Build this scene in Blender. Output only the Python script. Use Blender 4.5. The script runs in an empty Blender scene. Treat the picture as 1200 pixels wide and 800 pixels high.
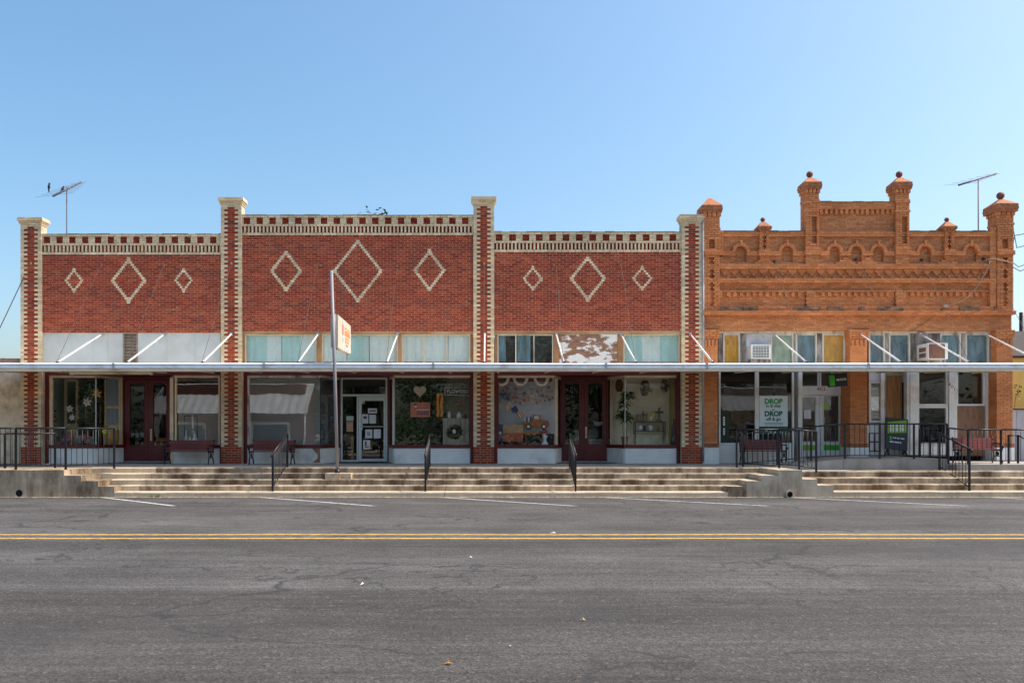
import bpy, math, random
from mathutils import Vector, Matrix
random.seed(7)
R = math.radians
scene = bpy.context.scene
COL = scene.collection

# ------------------------------------------------------------------ camera
FPX, D0, VX, VY, EYE = 950.0, 25.0, 573.0, 507.0, 1.65
cam = bpy.data.objects.new('camera', bpy.data.cameras.new('camera'))
COL.objects.link(cam)
cam.location = (0, -D0, EYE)
cam.rotation_euler = (R(90), 0, 0)
cam.data.sensor_width = 36.0
cam.data.lens = FPX / 1200 * 36
cam.data.shift_x = (600 - VX) / 1200
cam.data.shift_y = (VY - 400) / 1200
cam.data.clip_start = 0.1
cam.data.clip_end = 3000
scene.camera = cam

# ------------------------------------------------------------------ light
SUN_EL, SUN_DIR = 57.0, Vector((0.545, 0.012, 0.838)).normalized()
world = bpy.data.worlds.new('World'); scene.world = world
world.use_nodes = True
nt = world.node_tree
sky = nt.nodes.new('ShaderNodeTexSky')
sky.sky_type = 'NISHITA'
sky.sun_disc = False
sky.sun_elevation = math.asin(SUN_DIR.z)
sky.sun_rotation = math.atan2(SUN_DIR.x, SUN_DIR.y)
sky.altitude = 100
sky.air_density = 1.0
sky.dust_density = 3.6
sky.ozone_density = 1.2
bg = nt.nodes['Background']
bg.inputs['Strength'].default_value = 0.15
hs = nt.nodes.new('ShaderNodeHueSaturation')      # one even colour grade for the whole sky
hs.inputs['Hue'].default_value = 0.488; hs.inputs['Saturation'].default_value = 1.22; hs.inputs['Value'].default_value = 0.98
nt.links.new(sky.outputs[0], hs.inputs['Color']); nt.links.new(hs.outputs[0], bg.inputs[0])
sl = bpy.data.lights.new('sun', 'SUN'); sl.energy = 3.1; sl.angle = R(0.53); sl.color = (1.0, 0.945, 0.86)
so = bpy.data.objects.new('sun', sl); COL.objects.link(so)
so.rotation_euler = SUN_DIR.to_track_quat('Z', 'Y').to_euler()
so.location = (20, -5, 30)
scene.view_settings.view_transform = 'Standard'
scene.view_settings.look = 'None'
scene.view_settings.gamma = 1
scene.view_settings.exposure = 0.72

# ------------------------------------------------------------------ helpers
def wx(px, y=0.0): return (px - VX) * (D0 + y) / FPX
def wz(py, y=0.0): return EYE + (VY - py) * (D0 + y) / FPX

class MB:
    def __init__(s): s.v = []; s.f = []; s.c = []; s.smooth = []
    def face(s, idx, c=None, sm=False): s.f.append(idx); s.c.append(c); s.smooth.append(sm)
    def box(s, x0, x1, y0, y1, z0, z1, c=None):
        if x0 > x1: x0, x1 = x1, x0
        if y0 > y1: y0, y1 = y1, y0
        if z0 > z1: z0, z1 = z1, z0
        b = len(s.v)
        s.v += [(x0,y0,z0),(x1,y0,z0),(x1,y1,z0),(x0,y1,z0),(x0,y0,z1),(x1,y0,z1),(x1,y1,z1),(x0,y1,z1)]
        for q in ((0,3,2,1),(4,5,6,7),(0,1,5,4),(1,2,6,5),(2,3,7,6),(3,0,4,7)):
            s.face(tuple(b+i for i in q), c)
        return s
    def poly_prism(s, pts, axis, a, b, c=None):
        """pts: 2D outline; axis 'y': pts are (x,z) between y=a..b; 'z': (x,y) between z; 'x': (y,z)"""
        def P(p, t):
            return (p[0], t, p[1]) if axis == 'y' else ((p[0], p[1], t) if axis == 'z' else (t, p[0], p[1]))
        n = len(pts); k = len(s.v)
        s.v += [P(p, a) for p in pts] + [P(p, b) for p in pts]
        s.face(tuple(k+i for i in range(n)), c)
        s.face(tuple(k+n+i for i in reversed(range(n))), c)
        for i in range(n):
            j = (i+1) % n
            s.face((k+i, k+n+i, k+n+j, k+j), c)
        return s
    def slab(s, p, q, z0, z1, t, c=None):
        """vertical slab from plan point p to q, thickness t centred"""
        d = Vector((q[0]-p[0], q[1]-p[1])); d.normalize(); n = Vector((-d.y, d.x)) * (t/2)
        pts = [(p[0]-n.x, p[1]-n.y), (q[0]-n.x, q[1]-n.y), (q[0]+n.x, q[1]+n.y), (p[0]+n.x, p[1]+n.y)]
        return s.poly_prism(pts, 'z', z0, z1, c)
    def tube(s, pts, r, n=8, c=None, r2=None):
        pts = [Vector(p) for p in pts]; k0 = len(s.v); m = len(pts)
        for i, p in enumerate(pts):
            d = (pts[min(i+1, m-1)] - pts[max(i-1, 0)]).normalized()
            u = d.cross(Vector((0, 0, 1)))
            if u.length < 1e-3: u = d.cross(Vector((0, 1, 0)))
            u.normalize(); w = d.cross(u)
            rr = r if r2 is None else r + (r2 - r) * i / max(1, m-1)
            for a in range(n):
                t = 2*math.pi*a/n
                s.v.append(tuple(p + u*math.cos(t)*rr + w*math.sin(t)*rr))
        for i in range(m-1):
            for a in range(n):
                b = (a+1) % n
                s.face((k0+i*n+a, k0+i*n+b, k0+(i+1)*n+b, k0+(i+1)*n+a), c, n > 5)
        s.face(tuple(k0+a for a in reversed(range(n))), c)
        s.face(tuple(k0+(m-1)*n+a for a in range(n)), c)
        return s
    def lathe(s, prof, cx, cy, z0, n=14, c=None, sx=1, sy=1):
        k0 = len(s.v)
        for (r, z) in prof:
            for a in range(n):
                t = 2*math.pi*a/n
                s.v.append((cx + sx*r*math.cos(t), cy + sy*r*math.sin(t), z0+z))
        for i in range(len(prof)-1):
            for a in range(n):
                b = (a+1) % n
                s.face((k0+i*n+a, k0+i*n+b, k0+(i+1)*n+b, k0+(i+1)*n+a), c, True)
        s.face(tuple(k0+a for a in reversed(range(n))), c)
        s.face(tuple(k0+(len(prof)-1)*n+a for a in range(n)), c)
        return s
    def ball(s, cx, cy, cz, rx, ry=None, rz=None, n=12, m=8, c=None):
        ry = ry or rx; rz = rz or rx
        prof = [(max(1e-4, math.sin(math.pi*i/m)), -math.cos(math.pi*i/m)) for i in range(m+1)]
        k0 = len(s.v)
        for (r, z) in prof:
            for a in range(n):
                t = 2*math.pi*a/n
                s.v.append((cx+rx*r*math.cos(t), cy+ry*r*math.sin(t), cz+rz*z))
        for i in range(m):
            for a in range(n):
                b = (a+1) % n
                s.face((k0+i*n+a, k0+i*n+b, k0+(i+1)*n+b, k0+(i+1)*n+a), c, True)
        return s
    def quad(s, a, b, c_, d, c=None):
        k = len(s.v); s.v += [tuple(a), tuple(b), tuple(c_), tuple(d)]
        s.face((k, k+1, k+2, k+3), c); return s

def link(o, parent=None, local=False):
    COL.objects.link(o)
    if parent is not None:
        o.parent = parent
        if not local and parent.type == 'EMPTY':
            o.matrix_parent_inverse = Matrix.Translation(-Vector(parent.location))
    return o
def obj(name, mb, mat, parent=None, kind=None, label=None, local=False):
    me = bpy.data.meshes.new(name)
    me.from_pydata(mb.v, [], mb.f)
    me.materials.append(mat)
    me.polygons.foreach_set('use_smooth', mb.smooth)
    if any(c is not None for c in mb.c):
        at = me.attributes.new('tint', 'FLOAT_COLOR', 'FACE')
        flat = []
        for c in mb.c:
            c = c or (1, 1, 1); flat += [c[0], c[1], c[2], 1.0]
        at.data.foreach_set('color', flat)
    me.update()
    o = bpy.data.objects.new(name, me)
    if kind: o['kind'] = kind
    if label: o['label'] = label
    return link(o, parent, local)
def thing(name, label, cat, loc=(0, 0, 0), rz=0, group=None):
    o = bpy.data.objects.new(name, None); COL.objects.link(o)
    o.location = loc; o.rotation_euler = (0, 0, rz); o.empty_display_size = 0.1
    o['label'] = label; o['category'] = cat
    if group: o['group'] = group
    return o
def tag(o, label, cat, group=None):
    o['label'] = label; o['category'] = cat
    if group: o['group'] = group
    return o
def copy_tree(o, parent=None):
    c = o.copy(); COL.objects.link(c)
    if parent is not None: c.parent = parent
    for ch in list(o.children): copy_tree(ch, c)
    return c
def struct(name, mb, mat, parent=None):
    return obj(name, mb, mat, parent, kind='structure' if parent is None else None)
def share(name, mesh, parent, loc=(0,0,0), rot=(0,0,0), sc=(1,1,1), local=False):
    o = bpy.data.objects.new(name, mesh); link(o, parent, local)
    o.location = loc; o.rotation_euler = rot; o.scale = sc
    return o
def text(name, body, size, mat, parent, loc, rot=(R(90), 0, 0), sx=1.0, depth=0.002, local=False, align='CENTER', bold=0.0):
    cu = bpy.data.curves.new(name, 'FONT'); cu.body = body; cu.size = size; cu.extrude = depth
    cu.align_x = align; cu.align_y = 'CENTER'; cu.offset = bold; cu.resolution_u = 3
    t = bpy.data.objects.new(name, cu); COL.objects.link(t)
    me = bpy.data.meshes.new_from_object(t.evaluated_get(bpy.context.evaluated_depsgraph_get()))
    bpy.data.objects.remove(t)
    me.name = name; me.materials.clear(); me.materials.append(mat)
    o = bpy.data.objects.new(name, me); link(o, parent, local)
    o.location = loc; o.rotation_euler = rot; o.scale = (sx, 1, 1)
    return o

# ------------------------------------------------------------------ materials
def newmat(name):
    m = bpy.data.materials.new(name); m.use_nodes = True
    b = m.node_tree.nodes['Principled BSDF']
    return m, m.node_tree, b
def nd(t, typ, **kw):
    n = t.nodes.new(typ)
    for k, v in kw.items():
        if k.startswith('i_'):
            key = k[2:]; n.inputs[int(key) if key.isdigit() else key].default_value = v
        else: setattr(n, k, v)
    return n
def coords(t, scale=(1, 1, 1), kind='Object', loc=(0,0,0)):
    tc = nd(t, 'ShaderNodeTexCoord'); mp = nd(t, 'ShaderNodeMapping')
    mp.inputs['Scale'].default_value = scale; mp.inputs['Location'].default_value = loc
    t.links.new(tc.outputs[kind], mp.inputs['Vector']); return mp.outputs[0]
def noise(t, vec, scale, detail=4, rough=0.55):
    n = nd(t, 'ShaderNodeTexNoise'); n.inputs['Scale'].default_value = scale
    n.inputs['Detail'].default_value = detail; n.inputs['Roughness'].default_value = rough
    t.links.new(vec, n.inputs['Vector']); return n.outputs['Fac']
def ramp(t, fac, p0, p1, c0=(0, 0, 0), c1=(1, 1, 1)):
    r = nd(t, 'ShaderNodeValToRGB'); e = r.color_ramp.elements
    e[0].position = p0; e[1].position = p1; e[0].color = (*c0, 1); e[1].color = (*c1, 1)
    t.links.new(fac, r.inputs[0]); return r.outputs[0]
def mix(t, fac, a, b, mode='MIX'):
    m = nd(t, 'ShaderNodeMix', data_type='RGBA', blend_type=mode)
    for sock, v in ((m.inputs[0], fac), (m.inputs[6], a), (m.inputs[7], b)):
        if isinstance(v, (int, float)): sock.default_value = v
        elif isinstance(v, tuple): sock.default_value = (*v, 1) if len(v) == 3 else v
        else: t.links.new(v, sock)
    return m.outputs[2]
def bump(t, b, h, strength=0.3, dist=0.01):
    n = nd(t, 'ShaderNodeBump'); n.inputs['Strength'].default_value = strength; n.inputs['Distance'].default_value = dist
    t.links.new(h, n.inputs['Height']); t.links.new(n.outputs[0], b.inputs['Normal'])
def sc(c, k): return tuple(max(0, x*k) for x in c)
def plain(name, col, rough=0.6, var=0.18, scale=6.0, metal=0.0, bmp=0.0, stretch=(1, 1, 1), dirt=None, dirt_amt=(0.5, 0.75), spec=0.4):
    m, t, b = newmat(name)
    v = coords(t, stretch)
    f = ramp(t, noise(t, v, scale), 0.3, 0.7)
    c = mix(t, f, sc(col, 1-var), sc(col, 1+var))
    if dirt:
        f2 = ramp(t, noise(t, v, scale*0.45, 6, 0.65), *dirt_amt)
        c = mix(t, f2, c, dirt)
    t.links.new(c, b.inputs['Base Color'])
    b.inputs['Roughness'].default_value = rough; b.inputs['Metallic'].default_value = metal
    b.inputs['Specular IOR Level'].default_value = spec
    if bmp: bump(t, b, noise(t, v, scale*5, 3), bmp, 0.01)
    return m
def tinted(name, rough=0.85, var=0.28, scale=22.0, soot=None, soot_amt=(0.55, 0.8)):
    """brick material: colour of each brick comes from its own tint, with grain and weathering"""
    m, t, b = newmat(name)
    at = nd(t, 'ShaderNodeAttribute', attribute_name='tint')
    v = coords(t)
    f = noise(t, v, scale, 5)
    g = ramp(t, f, 0.25, 0.75, (1-var,)*3, (1+var*0.7,)*3)
    c = mix(t, 1.0, at.outputs['Color'], g, 'MULTIPLY')
    f2 = ramp(t, noise(t, coords(t, (0.5, 0.5, 1.1)), 1.1, 5, 0.6), 0.3, 0.75, (0.74, 0.72, 0.72), (1.12, 1.12, 1.1))
    c = mix(t, 1.0, c, f2, 'MULTIPLY')
    if soot:
        f3 = ramp(t, noise(t, coords(t, (1.6, 1.6, 0.35)), 1.7, 6, 0.65), *soot_amt)
        c = mix(t, mix(t, 1.0, f3, (0.6, 0.6, 0.6), 'MULTIPLY'), c, soot)
    t.links.new(c, b.inputs['Base Color'])
    b.inputs['Roughness'].default_value = rough; b.inputs['Specular IOR Level'].default_value = 0.25
    bump(t, b, f, 0.35, 0.006)
    return m
def glass(name, tint=(1, 1, 1), ior=1.65, rough=0.004, film=None):
    m = bpy.data.materials.new(name); m.use_nodes = True; t = m.node_tree
    t.nodes.clear()
    out = nd(t, 'ShaderNodeOutputMaterial'); tr = nd(t, 'ShaderNodeBsdfTransparent'); gl = nd(t, 'ShaderNodeBsdfGlossy')
    tr.inputs[0].default_value = (*tint, 1); gl.inputs['Roughness'].default_value = rough
    ge = nd(t, 'ShaderNodeNewGeometry'); dt = nd(t, 'ShaderNodeVectorMath', operation='DOT_PRODUCT')
    t.links.new(ge.outputs['Normal'], dt.inputs[0]); t.links.new(ge.outputs['Incoming'], dt.inputs[1])
    ab = nd(t, 'ShaderNodeMath', operation='ABSOLUTE'); t.links.new(dt.outputs['Value'], ab.inputs[0])
    om = nd(t, 'ShaderNodeMath', operation='SUBTRACT'); om.inputs[0].default_value = 1.0; t.links.new(ab.outputs[0], om.inputs[1])
    pw = nd(t, 'ShaderNodeMath', operation='POWER'); pw.inputs[1].default_value = 5.0; t.links.new(om.outputs[0], pw.inputs[0])
    f0 = ((ior-1)/(ior+1))**2
    fr = nd(t, 'ShaderNodeMath', operation='MULTIPLY_ADD'); fr.inputs[1].default_value = 1-f0; fr.inputs[2].default_value = f0; t.links.new(pw.outputs[0], fr.inputs[0])
    # old glass is not flat: a slow wobble
    n = noise(t, coords(t, (1, 1, 1)), 0.9, 1)
    bp = nd(t, 'ShaderNodeBump'); bp.inputs['Strength'].default_value = 0.035; bp.inputs['Distance'].default_value = 0.05
    t.links.new(n, bp.inputs['Height']); t.links.new(bp.outputs[0], gl.inputs['Normal'])
    mx = nd(t, 'ShaderNodeMixShader')
    t.links.new(fr.outputs[0], mx.inputs[0]); t.links.new(tr.outputs[0], mx.inputs[1]); t.links.new(gl.outputs[0], mx.inputs[2])
    last = mx.outputs[0]
    if film:
        df = nd(t, 'ShaderNodeBsdfDiffuse'); df.inputs[0].default_value = (*film[0], 1)
        m2 = nd(t, 'ShaderNodeMixShader')
        f = ramp(t, noise(t, coords(t, (2, 2, 2)), 2.0, 5), 0.3, 0.75, (film[1]*0.5,)*3, (film[1],)*3)
        t.links.new(f, m2.inputs[0]); t.links.new(last, m2.inputs[1]); t.links.new(df.outputs[0], m2.inputs[2])
        last = m2.outputs[0]
    t.links.new(last, out.inputs[0])
    return m

BRICK = tinted('old_brick', soot=(0.10, 0.075, 0.06), soot_amt=(0.54, 0.82))
CREAMB = tinted('cream_brick', var=0.2, soot=(0.26, 0.22, 0.15), soot_amt=(0.62, 0.95))
ORANGEB = tinted('orange_brick', var=0.2, soot=(0.24, 0.12, 0.055), soot_amt=(0.6, 0.95))
MORTAR_R = plain('mortar_pink', (0.72, 0.50, 0.37), 0.95, 0.25, 9)
MORTAR_O = plain('mortar_orange', (0.46, 0.24, 0.12), 0.95, 0.25, 9)
MORTAR_C = plain('mortar_cream', (0.42, 0.37, 0.27), 0.95, 0.25, 9)
TERRA = plain('terracotta_cap', (0.44, 0.155, 0.06), 0.8, 0.3, 9, bmp=0.2, dirt=(0.2, 0.1, 0.07), dirt_amt=(0.5, 0.7))
TERRAD = plain('terracotta_ball', (0.20, 0.07, 0.05), 0.7, 0.3, 14, bmp=0.2)
MAROON = plain('maroon_paint', (0.13, 0.012, 0.012), 0.38, 0.25, 5, dirt=(0.07, 0.012, 0.012))
TAN = plain('tan_frame', (0.68, 0.54, 0.36), 0.55, 0.15, 5)
WHITE = plain('white_paint', (0.78, 0.78, 0.76), 0.6, 0.07, 3, dirt=(0.42, 0.38, 0.33), dirt_amt=(0.52, 0.80), bmp=0.08)
WHITEM = plain('white_metal', (0.80, 0.83, 0.87), 0.35, 0.06, 4, dirt=(0.40, 0.33, 0.27), dirt_amt=(0.54, 0.80))
RODW = plain('white_rod', (0.82, 0.81, 0.80), 0.4, 0.06, 6, dirt=(0.42, 0.27, 0.18), dirt_amt=(0.56, 0.74))
PANELW = plain('pale_grey_panel', (0.56, 0.60, 0.61), 0.55, 0.08, 1.4, dirt=(0.40, 0.42, 0.42), dirt_amt=(0.5, 0.8))
BROWNW = plain('brown_wood', (0.30, 0.155, 0.075), 0.75, 0.3, 8, stretch=(1, 1, .3), bmp=0.2, dirt=(0.42, 0.30, 0.18), dirt_amt=(0.5, 0.75))
BEIGE = plain('beige_soffit', (0.80, 0.72, 0.56), 0.7, 0.12, 2.5, dirt=(0.4, 0.3, 0.2), dirt_amt=(0.55, 0.8))
ALU = plain('aluminium', (0.60, 0.66, 0.66), 0.4, 0.06, 5, metal=0.25)
BLACKM = plain('black_iron', (0.014, 0.015, 0.02), 0.42, 0.3, 8)
GREYM = plain('galvanised', (0.42, 0.43, 0.44), 0.45, 0.15, 7, metal=0.4, dirt=(0.25, 0.18, 0.14), dirt_amt=(0.58, 0.8))
RUSTP = plain('pole_paint', (0.25, 0.24, 0.25), 0.45, 0.12, 5, stretch=(1, 1, .3), dirt=(0.28, 0.2, 0.17), dirt_amt=(0.55, 0.75))
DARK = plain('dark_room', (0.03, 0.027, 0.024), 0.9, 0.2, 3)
ROOMC = plain('cream_room', (0.80, 0.72, 0.56), 0.85, 0.06, 2)
ROOMW = plain('white_room', (0.62, 0.62, 0.62), 0.85, 0.06, 2)
ROOMG = plain('grey_room', (0.36, 0.36, 0.34), 0.85, 0.1, 2)
PLY = plain('plywood', (0.42, 0.20, 0.075), 0.75, 0.28, 5, stretch=(2.5, 1, .35), bmp=0.1)
PLYG = plain('weathered_plywood', (0.27, 0.15, 0.095), 0.85, 0.3, 6, stretch=(2.0, 1, .5), bmp=0.1)
TEAL = plain('teal_curtain', (0.44, 0.68, 0.68), 0.9, 0.12, 2)
PALEC = plain('pale_curtain', (0.74, 0.80, 0.80), 0.9, 0.08, 2)
AMBER = plain('amber_board', (0.60, 0.30, 0.03), 0.7, 0.2, 5, stretch=(2, 1, .5))
BLUEG = plain('blue_board', (0.12, 0.20, 0.25), 0.6, 0.45, 3, stretch=(2.5, 1, .5), dirt=(0.06, 0.08, 0.09), dirt_amt=(.5, .8))
PEEL = plain('peeling_board', (0.27, 0.15, 0.10), 0.85, 0.3, 7, bmp=0.3, stretch=(.6, 1, 1.4), dirt=(0.74, 0.74, 0.74), dirt_amt=(0.47, 0.52))
OLDW = plain('old_white_paint', (0.62, 0.59, 0.52), 0.7, 0.15, 6, stretch=(1, 1, .3), bmp=0.15, dirt=(0.23, 0.17, 0.13), dirt_amt=(0.54, 0.66))
ROTW = plain('rotten_grey_wood', (0.34, 0.32, 0.30), 0.85, 0.35, 8, stretch=(1, 1, .25), bmp=0.3, dirt=(0.10, 0.075, 0.065), dirt_amt=(0.42, 0.6))
PAPER = plain('paper', (0.74, 0.77, 0.80), 0.7, 0.05, 12)
GLASS = glass('window_glass', (0.98, 0.99, 0.985), ior=1.44)
GLASSR = glass('reflecting_glass', (0.98, 0.99, 0.985), ior=1.85)
GLASSD = glass('dusty_glass', (0.93, 0.95, 0.95), ior=1.95, film=((0.55, 0.57, 0.57), 0.10))
GLASST = glass('old_transom_glass', (0.94, 0.97, 0.97), ior=1.5, film=((0.6, 0.63, 0.63), 0.12))
BENCHR = plain('bench_slat_red', (0.17, 0.035, 0.028), 0.6, 0.25, 10, stretch=(.4, 1, 1), bmp=0.1)

def concrete(name, base, stain=(0.12, 0.078, 0.045), amt=(0.43, 0.68), streak=True, k=1.0):
    m, t, b = newmat(name)
    v = coords(t)
    c = mix(t, ramp(t, noise(t, v, 1.6, 6, 0.65), 0.3, 0.7), sc(base, 0.78), sc(base, 1.15))
    c = mix(t, ramp(t, noise(t, v, 60, 2), 0.35, 0.65, (0, 0, 0), (0.35,)*3), c, sc(base, 0.6))
    if streak:
        s = ramp(t, noise(t, coords(t, (1.5, 1.5, 0.55)), 1.3, 7, 0.7), *amt)
        c = mix(t, mix(t, 1.0, s, (k,)*3, 'MULTIPLY'), c, stain)
        s2 = ramp(t, noise(t, coords(t, (7, 7, 0.8)), 1.2, 5, 0.7), 0.5, 0.72)
        c = mix(t, mix(t, 1.0, s2, (0.5*k,)*3, 'MULTIPLY'), c, sc(stain, 1.3))
    t.links.new(c, b.inputs['Base Color'])
    b.inputs['Roughness'].default_value = 0.9; b.inputs['Specular IOR Level'].default_value = 0.2
    bump(t, b, noise(t, v, 18, 6, 0.7), 0.4, 0.012)
    return m
CONC = concrete('stained_concrete', (0.60, 0.485, 0.345), amt=(0.33, 0.62))
CONCL = concrete('clean_concrete', (0.62, 0.50, 0.355), amt=(0.6, 0.9), k=0.6)
CONCD = concrete('dark_stained_concrete', (0.60, 0.47, 0.33), amt=(0.36, 0.66))
CONCG = concrete('grey_concrete', (0.40, 0.37, 0.33), stain=(0.15, 0.125, 0.10), amt=(0.5, 0.8), k=0.7)
CONCW = concrete('stair_wall_concrete', (0.60, 0.49, 0.36), stain=(0.15, 0.115, 0.08), amt=(0.45, 0.75), k=0.8)
WALK = concrete('sidewalk_concrete', (0.50, 0.46, 0.40), stain=(0.16, 0.14, 0.12), amt=(0.5, 0.8), streak=True, k=0.5)

def asphalt():
    m, t, b = newmat('old_asphalt')
    v = coords(t)
    base = ramp(t, noise(t, v, 0.55, 6, 0.6), 0.3, 0.72, (0.056, 0.0525, 0.048), (0.092, 0.087, 0.081))
    # traffic-polished bands along the street
    band = ramp(t, noise(t, coords(t, (0.02, 0.42, 1)), 1.35, 2, 0.5), 0.36, 0.62, (0.72, 0.71, 0.70), (1.26, 1.27, 1.30))
    c = mix(t, 1.0, base, band, 'MULTIPLY')
    # newer, rougher paving pass on the near side of the street
    sx = nd(t, 'ShaderNodeSeparateXYZ'); t.links.new(v, sx.inputs[0])
    wb = nd(t, 'ShaderNodeMath', operation='MULTIPLY_ADD'); wb.inputs[1].default_value = 0.5; t.links.new(noise(t, coords(t, (0.5, 0.5, 1)), 1.2, 5, 0.6), wb.inputs[0]); t.links.new(sx.outputs[1], wb.inputs[2])
    mr = nd(t, 'ShaderNodeMapRange'); mr.inputs[1].default_value = -16.30; mr.inputs[2].default_value = -16.05; t.links.new(wb.outputs[0], mr.inputs[0])
    c = mix(t, 1.0, c, ramp(t, mr.outputs[0], 0.0, 1.0, (0.80, 0.775, 0.75), (1.08, 1.09, 1.11)), 'MULTIPLY')
    # drag streaks
    st = ramp(t, noise(t, coords(t, (0.35, 5.0, 1)), 1.6, 7, 0.75), 0.40, 0.75, (1.08, 1.08, 1.08), (0.50, 0.49, 0.48))
    c = mix(t, 1.0, c, st, 'MULTIPLY')
    # stone speckle
    sp = nd(t, 'ShaderNodeTexVoronoi'); sp.inputs['Scale'].default_value = 58; t.links.new(v, sp.inputs['Vector'])
    sepc = nd(t, 'ShaderNodeSeparateColor'); t.links.new(sp.outputs['Color'], sepc.inputs[0])
    c = mix(t, 1.0, c, ramp(t, sepc.outputs[0], 0.05, 0.95, (0.62,)*3, (1.4, 1.37, 1.33)), 'MULTIPLY')
    sp2 = nd(t, 'ShaderNodeTexVoronoi'); sp2.inputs['Scale'].default_value = 40; t.links.new(v, sp2.inputs['Vector'])
    sep2 = nd(t, 'ShaderNodeSeparateColor'); t.links.new(sp2.outputs['Color'], sep2.inputs[0])
    c = mix(t, ramp(t, sep2.outputs[1], 0.96, 0.965, (0,)*3, (0.30,)*3), c, (0.20, 0.185, 0.165))
    # tar stains
    ts = ramp(t, noise(t, coords(t, (0.22, 0.7, 1), loc=(3.1, 0.4, 0)), 0.7, 7, 0.65), 0.55, 0.68, (0,)*3, (0.6,)*3)
    c = mix(t, ts, c, (0.035, 0.034, 0.034))
    # cracks
    wv = nd(t, 'ShaderNodeMapping'); wv.inputs['Scale'].default_value = (0.16, 0.42, 1)
    wob = nd(t, 'ShaderNodeTexNoise'); wob.inputs['Scale'].default_value = 1.3; wob.inputs['Detail'].default_value = 5
    t.links.new(v, wob.inputs['Vector'])
    ad = nd(t, 'ShaderNodeVectorMath', operation='ADD'); t.links.new(v, ad.inputs[0])
    scv = nd(t, 'ShaderNodeVectorMath', operation='SCALE'); scv.inputs['Scale'].default_value = 1.4
    t.links.new(wob.outputs['Color'], scv.inputs[0]); t.links.new(scv.outputs[0], ad.inputs[1])
    t.links.new(ad.outputs[0], wv.inputs['Vector'])
    vo = nd(t, 'ShaderNodeTexVoronoi', feature='DISTANCE_TO_EDGE'); vo.inputs['Scale'].default_value = 1.0
    t.links.new(wv.outputs[0], vo.inputs['Vector'])
    crk = ramp(t, vo.outputs['Distance'], 0.0, 0.020, (1.0,)*3, (0,)*3)
    msk = ramp(t, noise(t, v, 0.33, 3), 0.40, 0.50)
    c = mix(t, mix(t, 1.0, crk, msk, 'MULTIPLY'), c, (0.03, 0.029, 0.028))
    t.links.new(c, b.inputs['Base Color'])
    b.inputs['Roughness'].default_value = 0.82; b.inputs['Specular IOR Level'].default_value = 0.35
    bump(t, b, sp.outputs['Distance'], 0.5, 0.01)
    return m
ASPH = asphalt()
def worn(name, col):
    m, t, b = newmat(name)
    f = ramp(t, noise(t, coords(t, (2.2, 6, 1)), 3.0, 8, 0.8), 0.46, 0.60, (0,)*3, (0.9,)*3)
    c = mix(t, f, mix(t, noise(t, coords(t), 3), sc(col, .85), sc(col, 1.1)), (0.11, 0.105, 0.1))
    t.links.new(c, b.inputs['Base Color']); b.inputs['Roughness'].default_value = 0.75
    return m
YELLOW = worn('worn_yellow_paint', (0.62, 0.36, 0.055))
LINEW = worn('worn_white_paint', (0.62, 0.62, 0.61))
# ------------------------------------------------------------------ setting: ground, road, steps, sidewalk
GROUND = plain('dry_ground', (0.20, 0.17, 0.12), 0.95, 0.2, 0.3)
struct('ground', MB().quad((-900, -900, -.03), (900, -900, -.03), (900, 900, -.03), (-900, 900, -.03)), GROUND)
KERB = -4.24
road = struct('road', MB().quad((-140, -27.5, 0), (140, -27.5, 0), (140, KERB, 0), (-140, KERB, 0)), ASPH)
def wavy_line(name, xa, ya, xb, yb, w, mat, seed, n, jit):
    rr = random.Random(seed); m = MB(); nx, ny = -(yb-ya), (xb-xa); L = math.hypot(nx, ny); nx /= L; ny /= L
    if abs(xb-xa) < 20: nx, ny = 1, 0
    ph = rr.uniform(0, 9)
    for i in range(n+1):
        t = i/n; o = jit*math.sin(ph+i*.37)+rr.uniform(-jit, jit)*.5
        x, y = xa+(xb-xa)*t, ya+(yb-ya)*t; a, b = -w/2+o+rr.uniform(-jit, jit)*.4, w/2+o+rr.uniform(-jit, jit)*.4
        m.v += [(x+nx*a, y+ny*a, .004), (x+nx*b, y+ny*b, .004)]
    for i in range(n): m.face((2*i, 2*i+2, 2*i+3, 2*i+1))
    obj(name, m, mat, road)
for yy in (-11.86, -12.33): wavy_line('yellow_line', -60, yy, 60, yy, .13, YELLOW, yy, 300, .012)
for a, b in ((120, 207), (307, 439), (520, 672), (710, 897), (930, 1127), (1165, 1380), (-80, -22)):
    xa, xb = (a-VX)*20.6/FPX, (b-VX)*18.45/FPX
    if a == -80: continue
    ya, yb = KERB-.08, -6.7
    xb = xa + (xb-xa)
    wavy_line('parking_line', xa, ya, xb, yb, .16, LINEW, a, 14, .012)
GRIT = plain('gutter_grit', (0.40, 0.33, 0.24), .95, .3, 30, dirt=(0.12, 0.10, 0.085), dirt_amt=(.45, .6))
rg = random.Random(31); m = MB(); n = 420
for i in range(n+1):
    x = -30+60*i/n; m.v += [(x, KERB+.01, .012), (x, KERB-.03-abs(rg.gauss(0, .05))-.03*math.sin(x*1.3)**2, .0045)]
for i in range(n): m.face((2*i, 2*i+1, 2*i+3, 2*i+2))
obj('gutter_grit', m, GRIT, road, kind='stuff')
sidew = struct('sidewalk', MB().box(-45, 6.9, -2.61, 0.32, 0.0, .70).box(6.9, 8.02, -2.61, .40, 0, .697), WALK)
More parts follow.
